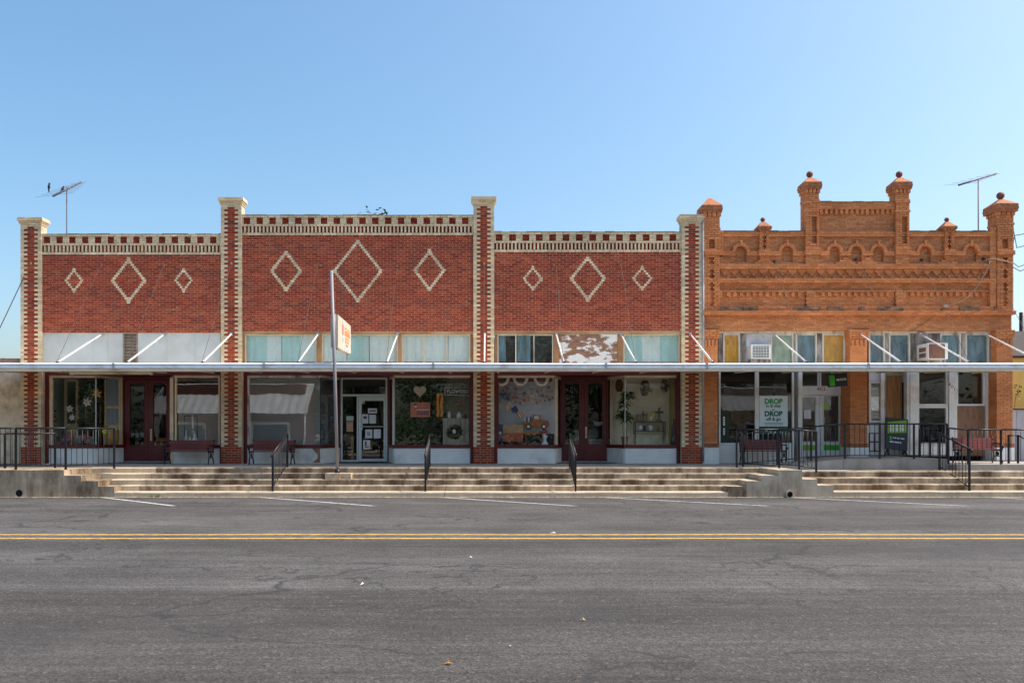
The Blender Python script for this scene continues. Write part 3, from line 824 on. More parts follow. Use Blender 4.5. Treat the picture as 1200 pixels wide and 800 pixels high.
# piers at street level
for a, b, zb, nm in ((824.6, 841.5, .70, 0), (996, 1016.6, .72, 1), (1168, 1187, .78, 2)):
    x0, x1 = wx(a), wx(b); d = .75 if nm else .40
    pr = obj('brick_pier', MB().box(x0+.01, x1-.01, .012, d, zb, zlow), MORTAR_O, OB)
    m = MB(); z0 = wz(519.5)
    n = round((zlow-z0)/CH); hh = (zlow-z0)/n
    for k in range(n):
        z = z0+k*hh
        top = zlow-z
        o = .045 if top < .25 else (.03 if .25 <= top < .32 else 0)
        course(m, x0-o, x1+o, z, -o, .11, ORNG, (-.1066 if k % 2 else 0), h=hh)
        if nm:
            for xs in (x0-o, x1+o-.09):
                for q in range(3): brick(m, xs, xs+.09, .115+q*.21, .115+(q+1)*.21-.009, z+.004, z+hh-.004, pick(ORNG))
    # little corbels under the capital
    for k in range(4):
        cxk = x0+(k+.5)*(x1-x0)/4; m.box(cxk-.035, cxk+.035, -.04, .02, zlow-.50, zlow-.30, pick(ORNGD))
    field(m, x0-.035, x1+.035, wz(524), wz(519.3), -.035, .11, [(0.40, 0.16, 0.09)])
    obj('pier_bricks', m, ORANGEB, pr, kind='stuff')
    obj('pier_base', MB().box(x0-.03, x1+.03, -.03, d+.02, zb-.01, wz(524)-.003), WHITE, pr)
obj('downpipe', MB().tube([(wx(823.9), -.02, .75), (wx(823.9), -.02, wz(259))], .035, 8), GREYM, OB)
# body
obj('side_wall', MB().box(OX1-.25, OX1-.01, .41, 16, .70, zcop-.15), MORTAR_O, OB)
obj('roof', MB().box(OX0+.2, OX1-.02, .41, 16, 4.35, 4.6), GREYM, OB)
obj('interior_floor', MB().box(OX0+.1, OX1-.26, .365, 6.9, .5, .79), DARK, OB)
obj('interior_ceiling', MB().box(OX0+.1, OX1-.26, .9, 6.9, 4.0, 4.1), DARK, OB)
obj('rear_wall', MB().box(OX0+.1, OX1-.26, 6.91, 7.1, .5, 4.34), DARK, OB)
obj('party_wall', MB().box(wx(1001), wx(1011), .76, 6.9, .7, 4.34), ROOMG, OB)
# ------------------------------------------------------------------ storefronts of the red building
YF, YD = .30, 1.30
ZW1, ZW0 = wz(442.5, YF), wz(521, YF)          # shop glass top / bottom
ZBK = wz(525, YF)                               # top of the bulkhead
def pane(p, q, z0, z1, mat, parent, t=.008, name='pane'):
    return obj(name, MB().slab(p, q, z0, z1, t), mat, parent)
def post(x, y, w, d, z0, z1, mat, parent, name='post'):
    return obj(name, MB().box(x-w/2, x+w/2, y-d/2, y+d/2, z0, z1), mat, parent)
def shop_window(path, frame, g, fw=.07, bulk=WHITE, sill=MAROON, z0=None, z1=None, label=None):
    """glass shop front along a plan path: bulkhead, sill, posts, head rail, panes"""
    z0 = z0 or ZW0; z1 = z1 or ZW1
    head = MB()
    for p, q in zip(path, path[1:]): head.slab(p, q, z1, z1+.075, .07)
    w = obj('shop_window', head, frame, RB, label=label)
    for p, q in zip(path, path[1:]):
        obj('bulkhead', MB().slab(p, q, .70, ZBK, .10), bulk, w)
        d = Vector((q[0]-p[0], q[1]-p[1])).normalized()*.055
        obj('sill', MB().slab((p[0]-d.x, p[1]-d.y), (q[0]+d.x, q[1]+d.y), ZBK+.002, z0, .15), sill, w)
        pane(p, q, z0, z1, g, w)
    return w
# header beams and jambs under the canopy
for i in range(3):
    x0, x1 = PX[i]+PW/2+.003, PX[i+1]-PW/2-.003
    obj('header_beam', MB().box(x0, x1, YF-.09, YF+.16, ZW1+.077, wz(424, .2)), MAROON, RB)
    for xx in (x0, x1-.10):
        obj('jamb', MB().box(xx, xx+.10, YF-.085, YF+.1, .702, ZW1+.076), MAROON, RB)
    obj('entry_soffit', MB().box(x0+.1, x1-.1, YF+.162, YD+.2, ZW1+.08, ZW1+.13), MAROON, RB)
bx = lambda i, s: PX[i]+s*(PW/2+.105)
# bay 1
w = shop_window([(bx(0, 1), YF), (wx(112.5, YF), YF), (wx(144.5, YD), YD)], TAN, GLASS)
for x, y, wd in ((bx(0, 1)+.05, YF, .09), (wx(142.5, YD-.03), YD-.06, .10)):
    post(x, y, wd, .08, ZW0, ZW1, TAN, w)
post(wx(112.5, YF), YF, .022, .022, ZW0, ZW1, ALU, w, 'corner_strip')
w = shop_window([(wx(200.5, YD), YD), (wx(205, YF), YF), (bx(1, -1), YF)], TAN, GLASSR)
post(wx(201, YF), YF+.06, .11, .12, .705, ZW1, TAN, w); post(bx(1, -1)-.03, YF, .05, .08, ZW0, ZW1, TAN, w)
post(wx(206.3, YF), YF, .05, .07, ZW0, ZW1, TAN, w)
# bay 2
w = shop_window([(bx(1, 1), YF), (wx(376, YF), YF), (wx(397.5, YD), YD)], OLDW, GLASSD)
post(bx(1, 1)+.02, YF, .05, .08, ZW0, ZW1, OLDW, w); post(wx(375.8, YF), YF, .03, .03, ZW0, ZW1, BLACKM, w, 'corner_strip')
obj('bare_patch', MB().poly_prism([(wx(366, YF), 1.165), (wx(375.6, YF), 1.165), (wx(375.6, YF), .72), (wx(366.5, YF), .72), (wx(372.5, YF), .86), (wx(372.5, YF), .98)], 'y', YF-.056, YF-.045), PLYG, w, label='bare wood patch where the white bulkhead facing broke away')
w = shop_window([(wx(457, YD), YD), (wx(463, YF), YF), (bx(2, -1), YF)], TAN, GLASS)
post(wx(461.2, YF+.2), YF+.2, .07, .07, ZW0, ZW1, OLDW, w); post(bx(2, -1)-.02, YF, .04, .07, ZW0, ZW1, MAROON, w)
# bay 3
w = shop_window([(bx(2, 1), YF), (wx(649, YF), YF), (wx(656.5, YD), YD)], TAN, GLASS)
post(wx(652, YF+.25), YF+.25, .08, .08, ZW0, ZW1, TAN, w); post(bx(2, 1)+.02, YF, .04, .07, ZW0, ZW1, MAROON, w)
w = shop_window([(wx(712.5, YD), YD), (wx(732.5, YF), YF), (bx(3, -1), YF)], TAN, GLASS)
post(wx(716.5, YD-.12), YD-.12, .09, .09, ZW0, ZW1, TAN, w); post(wx(732.5, YF), YF, .02, .02, ZW0, ZW1, ALU, w, 'corner_strip')
post(bx(3, -1)-.02, YF, .04, .07, ZW0, ZW1, MAROON, w)

def leaf_door(px0, px1, gx0, gx1, gz0, gz1, y, mat, z0=.735, ztop=447, handle=None, kick=True, parent=None):
    x0, x1 = wx(px0, y), wx(px1, y); zt = wz(ztop, y); a, b = wx(gx0, y), wx(gx1, y); c, d = wz(gz1, y), wz(gz0, y)
    m = MB()
    m.box(x0, a, y-.025, y+.025, z0, zt); m.box(b, x1, y-.025, y+.025, z0, zt)
    m.box(a, b, y-.024, y+.024, z0, c); m.box(a, b, y-.024, y+.024, d, zt)
    t = .02
    m.box(a-t, a, y-.035, y-.0255, c-t, d+t); m.box(b, b+t, y-.035, y-.0255, c-t, d+t)
    m.box(a, b, y-.035, y-.0245, c-t, c); m.box(a, b, y-.035, y-.0245, d, d+t)
    if kick: m.box(a+.02, b-.02, y-.032, y-.0245, z0+.12, c-.12)
    dr = obj('shop_door', m, mat, parent or RB)
    pane((a, y), (b, y), c, d, GLASS, dr)
    if handle:
        hx = wx(handle[0], y); h0, h1 = wz(handle[2], y), wz(handle[1], y)
        obj('handle', MB().box(hx-.03, hx+.03, y-.032, y-.0252, h0, h1).tube([(hx, y-.03, h0+.05), (hx, y-.085, h0+.09), (hx, y-.085, h1-.09), (hx, y-.03, h1-.05)], .012, 6), handle[3], dr)
    return dr
BRASS = plain('old_brass', (0.55, 0.46, 0.30), .35, .15, 9, metal=.6)
def door_head(pxa, pxb, y, ztop, mat, z1):
    x0, x1 = wx(pxa, y), wx(pxb, y)
    m = MB().box(x0, x1, y-.03, y+.05, wz(ztop, y)+.004, z1)
    f = obj('door_frame', m, mat, RB)
    obj('jamb', MB().box(x0-.05, x0, y-.05, y+.06, .71, z1), mat, f); obj('jamb', MB().box(x1, x1+.05, y-.05, y+.06, .71, z1), mat, f)
    obj('threshold', MB().box(x0-.04, x1+.04, y-.07, y+.06, .701, .732), GREYM, f)
door_head(146.5, 198.5, YD, 444.5, MAROON, ZW1+.079)
leaf_door(146.8, 173.8, 152.8, 169.3, 449.5, 522, YD, MAROON, ztop=444.8, handle=(177.4, 502.5, 516, BRASS))
leaf_door(174.1, 198.2, 180.2, 195.3, 449.5, 522, YD, MAROON, ztop=444.8)
door_head(658.5, 711.0, YD, 444.5, MAROON, ZW1+.079)
leaf_door(658.8, 684.4, 662.3, 678.4, 448.5, 520, YD, MAROON, ztop=444.8)
leaf_door(684.7, 710.7, 689.3, 705.8, 448.5, 520, YD, MAROON, ztop=444.8, handle=(686.7, 500, 513, BRASS))
# aluminium door with sidelight and transom
y = YD; x0, x1 = wx(399.5, y), wx(454, y); z0, z1 = .715, wz(442.5, y)
xa, xb = wx(418.3, y), wx(420, y); zt0, zt1 = wz(463.6, y), wz(461.8, y)
fw = .055
m = MB(); m.box(x0, x0+fw, y-.04, y+.04, z0, z1); m.box(x1-fw, x1, y-.04, y+.04, z0, z1); m.box(x0+fw, x1-fw, y-.039, y+.039, z1-fw, z1)
m.box(x0+fw, x1-fw, y-.041, y+.041, zt0-.02, zt1); m.box(xa, xb, y-.038, y+.038, z0, zt0-.021); m.box(x0+fw, xa, y-.037, y+.037, z0, z0+.06)
af = obj('aluminium_door_frame', m, ALU, RB)
obj('jamb', MB().box(x0-.06, x0-.002, y-.06, y+.1, .702, ZW1+.079), MAROON, af); obj('jamb', MB().box(x1+.002, x1+.09, y-.06, y+.1, .702, ZW1+.079), MAROON, af)
obj('header', MB().box(x0-.002, x1+.002, y-.05, y+.09, z1+.002, ZW1+.079), MAROON, af)
pane((x0+fw, y), (x1-fw, y), zt1, z1-fw, GLASS, af, name='transom_pane'); pane((x0+fw, y), (xa, y), z0+.06, zt0-.02, GLASS, af, name='sidelight_pane')
lx0, lx1 = xb+.01, x1-fw-.01; st = .095; z2 = zt0-.03
m = MB(); m.box(lx0, lx0+st, y-.03, y+.03, z0+.01, z2); m.box(lx1-.055, lx1, y-.03, y+.03, z0+.01, z2)
m.box(lx0+st, lx1-.055, y-.029, y+.029, z0+.01, z0+.10); m.box(lx0+st, lx1-.055, y-.029, y+.029, z2-.13, z2)
ad = obj('shop_door', m, ALU, RB, label='aluminium framed glass door with taped notices')
pane((lx0+st, y), (lx1-.055, y), z0+.10, z2-.13, GLASS, ad)
obj('push_bar', MB().tube([(lx0+.06, y-.03, wz(499.7, y)), (lx0+.06, y-.08, wz(499.7, y)), (lx1-.03, y-.08, wz(499.7, y)), (lx1-.03, y-.03, wz(499.7, y))], .016, 8), ALU, ad)
obj('lock_plate', MB().box(lx0+.005, lx0+.13, y-.06, y-.031, wz(503.5, y), wz(496.5, y)), ALU, ad)
REDNUM = plain('red_number', (0.35, 0.02, 0.02), .5)
text('house_number', '405', .13, WHITE, af, (wx(428, y), y-.062, wz(438.6, y)+.01))

# ---- transoms above the canopy
YT = .16
def curtain(x0, x1, y, z0, z1, mat, parent, seed, amp=.02, name='curtain'):
    rnd = random.Random(seed); m = MB(); n = max(8, int((x1-x0)/.035)); ph = rnd.uniform(0, 6)
    for i in range(n+1):
        x = x0+(x1-x0)*i/n; yy = y+amp*math.sin(ph+x*26+2*math.sin(x*5))
        m.v += [(x, yy, z0), (x+.01*math.sin(x*9), yy+.01, z1)]
    for i in range(n): m.face((2*i, 2*i+2, 2*i+3, 2*i+1), sm=True)
    return obj(name, m, mat, parent)
def transom(px0, px1, top, mull, cur, parent=RB, frame=TAN, g=GLASST, back=None, y=YT, bot=428, seed=1):
    x0, x1 = wx(px0, y), wx(px1, y); z0, z1 = wz(bot, y), wz(top, y); t = .03
    m = MB().box(x0, x0+t, y-.03, y+.04, z0, z1); m.box(x1-t, x1, y-.03, y+.04, z0, z1); m.box(x0+t, x1-t, y-.031, y+.04, z1-t, z1); m.box(x0+t, x1-t, y-.031, y+.04, z0, z0+t)
    w = obj('transom_window', m, frame, parent)
    for p in mull: obj('mullion', MB().box(wx(p, y)-.016, wx(p, y)+.016, y-.028, y+.035, z0+t, z1-t), frame, w)
    ed = [x0+t]+[v for p in mull for v in (wx(p, y)-.016, wx(p, y)+.016)]+[x1-t]
    for a, b in zip(ed[0::2], ed[1::2]): pane((a, y), (b, y), z0+t, z1-t, g, w)
    for k, (a, b, mt) in enumerate(cur): curtain(wx(a, y), wx(b, y), y+.09, z0, z1, mt, w, seed*7+k)
    obj('backing', MB().box(x0, x1, y+.16, y+.17, z0, z1), back or DARK, w)
    return w
LINT = plain('lintel_board', (0.36, 0.22, 0.12), .8, .3, 6, stretch=(.3, 1, 2), bmp=.2, dirt=(0.5, 0.42, 0.3), dirt_amt=(.5, .7))
for i, (a, b) in enumerate(((48.5, 258), (284, 554.5), (580, 798.5))):
    x0, x1 = PX[i]+PW/2+.003, PX[i+1]-PW/2-.003
    if i: obj('lintel', MB().box(x0, x1, YT-.08, YT+.16, wz(391.8, YT), wz(bots[i], 0)-.001), LINT, RB)
m = MB()
x0, x1 = PX[0]+PW/2+.003, PX[1]-PW/2-.003
for a, b in ((48, 84), (84, 110), (110, 127), (127, 145), (162.5, 196), (196, 229), (229, 259)):
    A, B = max(x0, wx(a, YT)), min(x1, wx(b, YT))
    obj('metal_panel', MB().box(A+.002, B-.002, YT-.05, YT, wz(428, YT), wz(389.7, 0)-.002).box(A, A+.015, YT-.06, YT-.045, wz(428, YT), wz(390, 0)-.004), PANELW, RB)
va, vb = wx(145.2, YT), wx(162.3, YT)
v = obj('louver_vent', MB().box(va, va+.04, YT-.07, YT+.02, wz(428, YT), wz(390, YT)).box(vb-.04, vb, YT-.07, YT+.02, wz(428, YT), wz(390, YT)).box(va+.04, vb-.04, YT-.069, YT+.02, wz(391.5, YT), wz(390, YT)).box(va+.04, vb-.04, YT, YT+.03, wz(428, YT), wz(391.5, YT)), plain('vent_frame', (0.25, 0.2, 0.16), .8, .3, 8), RB)
sm = MB().poly_prism([(-.035, -.02), (-.03, -.026), (.035, .02), (.03, .026)], 'x', va+.042, vb-.042)
sl_ = obj('slat', sm, plain('vent_slat', (0.40, 0.32, 0.26), .8, .4, 9), v); sl_.location = (0, YT-.03, wz(393.8, YT))
for k in range(1, 9): share('slat', sl_.data, v, (0, YT-.03, wz(393.8, YT)-k*.098))
transom(287.5, 371, 391.9, (), ((288, 312, TEAL), (312, 329, PALEC), (330, 352, TEAL), (352, 370, PALEC)), seed=1)
transom(377.5, 466.5, 391.9, (), ((378, 408, PALEC), (408, 432, TEAL), (433, 466, PALEC)), seed=2)
transom(470.8, 551, 391.9, (497, 524), ((471, 487, PALEC), (487, 523, PALEC), (525, 551, PALEC)), seed=3)
for a, b in ((284, 287.4), (371.2, 377.3), (466.7, 470.6), (551.2, 554.6), (579.6, 582.8), (648.4, 655.2), (723.4, 730.3), (796.4, 799)):
    obj('transom_post', MB().box(wx(a, YT), wx(b, YT), YT-.05, YT+.1, wz(428, YT), wz(391.9, YT)), BROWNW, RB)
transom(583, 648.2, 391.9, (604.5, 625.7), ((583, 593, BLUEG), (606, 622, BLUEG)), frame=OLDW, g=GLASS, seed=4)
obj('peeling_panel', MB().box(wx(655.4, YT), wx(723.2, YT), YT-.045, YT+.03, wz(428, YT), wz(389.8, YT)), PEEL, RB, label='board with flaking white paint above the canopy')
transom(730.5, 796.2, 391.9, (), ((731, 753, TEAL), (753, 774, PALEC), (774, 796, TEAL)), seed=5)

# ------------------------------------------------------------------ storefronts of the orange building
YO = .34
# transom band
def oz(py): return wz(py, YO)
def pane_box(px0, px1, py0, py1, mat, back, name='transom_window', frame=OLDW, fw=.05, g=GLASST, y=YO):
    x0, x1, z0, z1 = wx(px0, y), wx(px1, y), wz(py1, y), wz(py0, y)
    m = MB().box(x0, x0+fw, y-.04, y+.04, z0, z1); m.box(x1-fw, x1, y-.04, y+.04, z0, z1); m.box(x0+fw, x1-fw, y-.041, y+.04, z1-fw, z1); m.box(x0+fw, x1-fw, y-.041, y+.04, z0, z0+fw)
    w = obj(name, m, frame, OB)
    pane((x0+fw, y), (x1-fw, y), z0+fw, z1-fw, g, w)
    if back: obj('backing', MB().box(x0+fw, x1-fw, y+.05, y+.06, z0+fw, z1-fw), back, w)
    return w
for a, b in ((842.5, 995), (1017.5, 1167)):
    obj('head_rail', MB().box(wx(a, YO), wx(b, YO), YO-.06, YO+.05, oz(390.6), zlow-.002), OLDW, OB)
for a, b, bk in ((847, 867, AMBER), (902.5, 929.5, None), (932, 957, BLUEG), (963, 990, AMBER), (1017.5, 1036.5, BLUEG), (1041, 1066, BLUEG), (1101, 1125.5, BLUEG), (1130.5, 1158.5, BLUEG)):
    pane_box(a, b, 390.8, 428, None, bk or plain('faded_poster', (0.34, 0.42, 0.33), .8, .3, 3, stretch=(1.5, 1, .8)), g=GLASS)
for a, b in ((841.6, 846.8), (867.2, 874), (929.7, 931.8), (957.2, 962.8), (1036.7, 1040.8), (1066.2, 1071.5), (1125.7, 1130.3), (1158.7, 1167)):
    obj('transom_post', MB().box(wx(a, YO), wx(b, YO), YO-.05, YO+.05, oz(428), oz(390.8)), ROTW, OB)
obj('patched_panel', MB().box(wx(874.2, YO), wx(902.3, YO), YO-.03, YO+.03, oz(428), oz(390.8)), plain('patched_white', (0.55, 0.57, 0.6), .7, .2, 4, dirt=(0.25, 0.24, 0.24), dirt_amt=(.5, .7)), OB)
obj('patched_panel', MB().box(wx(1071.7, YO), wx(1100.8, YO), YO-.03, YO+.03, oz(428), oz(390.8)), ROTW, OB)
obj('sill_beam', MB().box(wx(842.5, YO), wx(995, YO), YO-.05, YO+.06, oz(433.5), oz(428.2)), OLDW, OB)
obj('sill_beam', MB().box(wx(1017.5, YO), wx(1167, YO), YO-.05, YO+.06, oz(433.5), oz(428.2)), OLDW, OB)
# left shop: two big panes over a sided bulkhead, double door
def siding(x0, x1, z0, z1, y, parent, n, mat=WHITE):
    h = (z1-z0)/n
    first = None
    for k in range(n):
        if first is None:
            o = obj('siding_board', MB().poly_prism([(y-.03, 0), (y-.012, h), (y+.03, h), (y+.03, 0)], 'x', x0, x1), mat, parent); first = o; o.location.z = z0
        else: share('siding_board', first.data, parent, (0, 0, z0+k*h))
xs0, xs1 = wx(842, YO), wx(930, YO)
bk_ = obj('bulkhead', MB().box(xs0, xs1, YO+.031, YO+.1, .70, oz(521)), WHITE, OB)
siding(xs0, xs1, .705, oz(521), YO, bk_, 5)
for a, b in ((842, 886.6), (886.8, 930)):
    pane_box(a, b, 433.7, 520.8, None, None, 'shop_window', WHITE, .055, GLASS)
yo = .70
fx0, fx1 = wx(930, yo), wx(993, yo)
m = MB().box(fx0, wx(934.5, yo), YO-.05, yo+.06, .70, oz(433.6)).box(wx(985.5, yo), fx1, YO+.0, yo+.06, .78, oz(433.6))
df = obj('door_surround', m, WHITE, OB)
obj('transom_bar', MB().box(wx(934.6, yo), wx(985.4, yo), yo-.05, yo+.05, wz(462.5, yo), wz(452.5, yo)), WHITE, df)
for a, b in ((934.6, 959.6), (960.2, 985.4)):
    p = obj('transom_sash', MB().box(wx(a, yo), wx(a, yo)+.05, yo-.03, yo+.03, wz(452.4, yo), wz(432, yo)).box(wx(b, yo)-.05, wx(b, yo), yo-.03, yo+.03, wz(452.4, yo), wz(432, yo)), WHITE, df)
    pane((wx(a, yo)+.05, yo), (wx(b, yo)-.05, yo), wz(452.4, yo), wz(432, yo), GLASS, p)
text('house_number', '403', .17, REDNUM, df, (wx(961.5, yo), yo-.054, wz(455.8, yo)), sx=1.1)
GREENS = plain('green_stripe', (0.05, 0.40, 0.02), .5, .1, 6); LIME = plain('lime_stripe', (0.22, 0.42, 0.02), .5, .1, 6)
d1 = leaf_door(934.8, 959.6, 938, 955.2, 465.5, 517, yo, WHITE, z0=.79, ztop=462.8, kick=False, parent=OB)
d2 = leaf_door(959.9, 985.2, 965, 982.6, 463.8, 517, yo, WHITE, z0=.79, ztop=462.8, kick=False, parent=OB)
for d, a, b, mt in ((d1, 937.5, 955.4, LIME), (d2, 965, 983.2, GREENS)):
    obj('colour_stripe', MB().box(wx(a, yo), wx(b, yo), yo-.028, yo-.0255, wz(527.3, yo), wz(521, yo)), mt, d)
obj('lock', MB().box(wx(966, yo)-.05, wx(966, yo)-.0, yo-.035, yo-.0252, wz(492, yo), wz(489, yo)).box(wx(966, yo)-.05, wx(966, yo), yo-.035, yo-.0252, wz(495.5, yo), wz(493, yo)), PAPER, d2)
obj('door_step', MB().box(wx(932, yo), wx(987, yo), YO+.1, yo+.1, .70, .788), CONCG, OB)
# right shop
yr = .5
def rz_(py): return wz(py, yr)
sw = obj('siding_wall', MB().box(wx(1017.5, yr), wx(1036.6, yr), yr, yr+.05, .78, rz_(433)).box(wx(1036.8, yr), wx(1060, yr), yr+.3, yr+.35, .78, rz_(433)), WHITE, OB)
siding(wx(1017.5, yr), wx(1036.4, yr), rz_(446), rz_(433.6), yr-.032, sw, 3)
pane_box(1017.8, 1034.5, 446.5, 495, None, None, 'shop_window', WHITE, .06, GLASSD, yr-.06)
obj('backing', MB().box(wx(1018, yr), wx(1034, yr), yr-.02, yr-.005, rz_(494), rz_(447)), plain('pale_blind', (0.48, 0.5, 0.48), .8, .2, 10, stretch=(.3, 1, 3)), OB)
siding(wx(1017.5, yr), wx(1036.4, yr), .93, rz_(495.5), yr-.032, sw, 4)
post(wx(1035.5, .3), .42, .10, .1, .93, rz_(433.2), WHITE, sw)
obj('plywood_sheet', MB().box(wx(1038.8, .75), wx(1056.5, .75), .75, .765, 1.2, wz(440, .75)), PLY, OB, label='tall orange plywood sheet covering the recessed door')
obj('door_leaf', MB().box(wx(1037, .77), wx(1061, .77), .77, .80, .93, wz(434, .77)), OLDW, OB)
post(wx(1058.7, .74), .75, .07, .02, 1.25, wz(448, .74), DARK, sw, 'dark_gap_strip')  # solid dark strip painted in place of the shade of a gap
obj('window_post', MB().box(wx(1061, yr), wx(1074, yr), yr-.1, yr+.1, .93, rz_(433.2)).box(wx(1064.5, yr), wx(1066, yr), yr-.12, yr-.1, .93, rz_(433.3)), WHITE, OB)
pane_box(1074.2, 1110.2, 433.8, 475.4, None, None, 'shop_window', WHITE, .06, GLASS, yr); pane_box(1074.2, 1110.2, 475.6, 522, None, None, 'shop_window', WHITE, .06, GLASS, yr-.03)
wpost = obj('window_post', MB().box(wx(1110.4, yr), wx(1119.6, yr), yr-.1, yr+.06, .93, rz_(433.2)), WHITE, OB)
for ch, a, b in (('4', 1112.8, 450.4), ('0', 1115.9, 453.2), ('1', 1118.6, 456)):
    text('house_number', ch, .15, plain('brown_number', (0.12, 0.05, 0.04), .5), wpost, (wx(a, yr-.1), yr-.103, wz(b, yr-.1)), rot=(R(90), R(8), 0))
pane_box(1119.8, 1153.5, 433.8, 475.4, None, None, 'shop_window', WHITE, .06, GLASS, yr)
obj('plywood_sheet', MB().box(wx(1119.8, yr), wx(1153, yr), yr-.03, yr+.01, .93, rz_(475.8)), PLYG, OB, label='weathered brown plywood below the right window')
obj('window_post', MB().box(wx(1153.7, yr), wx(1167.5, yr), yr-.08, yr+.08, .79, rz_(433.2)).box(wx(1157, yr), wx(1159, yr), yr-.1, yr-.08, .79, rz_(433.3)), WHITE, OB)
b2 = obj('bulkhead', MB().box(wx(1074, yr), wx(1110.3, yr), yr-.05, yr+.05, .92, rz_(522.2)), WHITE, OB)
siding(wx(1074.2, yr), wx(1110.2, yr), .925, rz_(522.2), yr-.08, b2, 3)

# ------------------------------------------------------------------ street canopy with rods and cables
CY = -2.52
CX0, CX1 = -19.5, 15.22
CA = thing('street_canopy', 'long flat metal canopy with white gutter and slanted white tie rods across both buildings', 'canopy', (0, -1.2, 3.4))
zf0, zf1 = wz(432.2, CY), wz(425.3, CY)
obj('deck', MB().poly_prism([(CY+.03, zf0+.015), (-.012, zf0+.105), (-.012, zf0+.165), (CY+.03, zf0+.085)], 'x', CX0, CX1), BEIGE, CA)
zt = zf1; zb = zf0
prof = [(CY, zb), (CY-.035, zb+.012), (CY-.05, zb+.03), (CY-.05, zb+.05), (CY-.018, zb+.098), (CY-.018, zt-.052), (CY-.055, zt-.044), (CY-.055, zt-.032), (CY-.02, zt), (CY+.10, zt-.006), (CY+.10, zb)]
xj = [CX0, wx(-40, CY), wx(134, CY), wx(310, CY), wx(508, CY), wx(710, CY), wx(828, CY), wx(1017, CY), CX1]
for a, b in zip(xj, xj[1:]):
    dz = random.Random(int(a*10)).uniform(-.006, .006); dz2 = random.Random(int(b*10)).uniform(-.010, .004)
    g_ = MB().poly_prism(prof, 'x', a+.003, b-.003); n_ = len(prof)
    g_.v = [(x, y_, z_+(dz if i_ < n_ else dz2)) for i_, (x, y_, z_) in enumerate(g_.v)]
    obj('gutter', g_, WHITEM, CA)
    obj('gutter_strap', MB().box(b-.03, b+.03, CY-.062, CY-.012, zb+.0, zt-.004), GREYM, CA)
obj('fascia_board', MB().box(CX0, CX1, CY+.005, CY+.025, zb-.06, zb-.002), BEIGE, CA)
rods = [118, 191.5, 271, 372, 465.5, 568, 652, 728, 809, 908, 1008, 1080, 1157, 44]
for k, p in enumerate(rods[:13]):
    X = wx(p); za = wz(391.5); ye = CY+.03; ze = wz(424.3, ye)
    ys = -.005 if p in (271, 568, 809, 1008) else WALLY
    obj('tie_rod', MB().tube([(X, ys, za), (X, ye, ze)], .025, 8), RODW, CA)
    obj('bracket', MB().box(X-.03, X+.03, ye-.05, ye+.05, ze-.05, ze+.015), BLACKM, CA)
    obj('wall_plate', MB().box(X-.045, X+.045, ys-.012, ys+.0, za-.05, za+.06), GREYM, CA)
    obj('cable', MB().tube([(X, (-.02 if p in (271, 568, 809) else WALLY-.03) if p < 820 else Y_F-.05, wz(310 if p < 820 else 305)), (X-.02, ye-.02, ze)], .0065, 5), plain('dark_cable', (0.09, 0.055, 0.045), .7) if k == 0 else bpy.data.materials['dark_cable'], CA)
for k in range(24):
    X = CX0+.8+k*1.46
    if X < CX1: obj('joist', MB().poly_prism([(CY+.10, zf0-.035), (-.03, zf0+.06), (-.03, zf0+.10), (CY+.10, zf0+.012)], 'x', X-.025, X+.025), BEIGE, CA)
lf = thing('strip_light', 'long narrow unlit strip light under the canopy at the left', 'light', (wx(130, -.6), -.6, 3.38))
obj('housing', MB().box(wx(82.5, -.6), wx(178.5, -.6), -.66, -.54, wz(438.6, -.6), wz(435.8, -.6)), BEIGE, lf)
for a in (82.8, 176): obj('end_cap', MB().box(wx(a, -.6), wx(a+2.2, -.6), -.67, -.53, wz(439.2, -.6), wz(435.4, -.6)), BEIGE, lf)
# ------------------------------------------------------------------ pole sign
SGN = plain('sign_face', (0.58, 0.53, 0.43), .5, .06, 3, dirt=(0.6, 0.5, 0.38), dirt_amt=(.55, .8))
SGO = plain('sign_orange', (0.72, 0.22, 0.05), .5, .25, 9); SGB = plain('sign_blue', (0.35, 0.45, 0.65), .5, .2, 9); SGR = plain('sign_red', (0.5, 0.12, 0.12), .5, .2, 9)
yp = -3.15
sp_ = thing('pole_sign', 'cream sign with faded orange lettering on a leaning grey pole', 'sign', (wx(395.5, yp), yp, .56))
obj('pole', MB().tube([(wx(395.5, yp), yp, .56), (wx(392.4, yp), yp, wz(440, yp)), (wx(388.4, yp), yp, wz(317, yp))], .046, 12), RUSTP, sp_)
obj('pole_base', MB().tube([(wx(395.5, yp), yp, .52), (wx(395.5, yp), yp, .66)], .075, 12), BLACKM, sp_)
obj('footing', MB().box(wx(384, yp), wx(401, yp), -3.50, yp+.2, .36, .572).box(wx(401.2, yp), wx(413, yp), -3.42, yp+.2, .36, .566), plain('rusty_footing', (0.50, 0.40, 0.28), .9, .15, 4, bmp=.2, dirt=(0.30, 0.13, 0.03), dirt_amt=(.48, .62)), sp_)
xs = wx(391.8, yp+.12); ya, yb = yp+.12, yp+2.15
def sz(py0, py1, t): return wz(py0, ya) + (wz(py1, yb)-wz(py0, ya))*t
zA1, zA0, zB1, zB0 = wz(368.5, ya), wz(407, ya), wz(382, yb), wz(414.2, yb)
obj('sign_box', MB().poly_prism([(ya, zA0), (yb, zB0), (yb, zB1), (ya, zA1)], 'x', xs-.1, xs+.1), SGN, sp_)
fr = MB(); lo = .05
for (p, q) in (((ya, zA1), (yb, zB1)), ((ya, zA0), (yb, zB0)), ((ya, zA0), (ya, zA1)), ((yb, zB0), (yb, zB1))):
    fr.tube([(xs, p[0], p[1]), (xs, q[0], q[1])], .035, 6)
obj('sign_frame', fr, RUSTP, sp_)
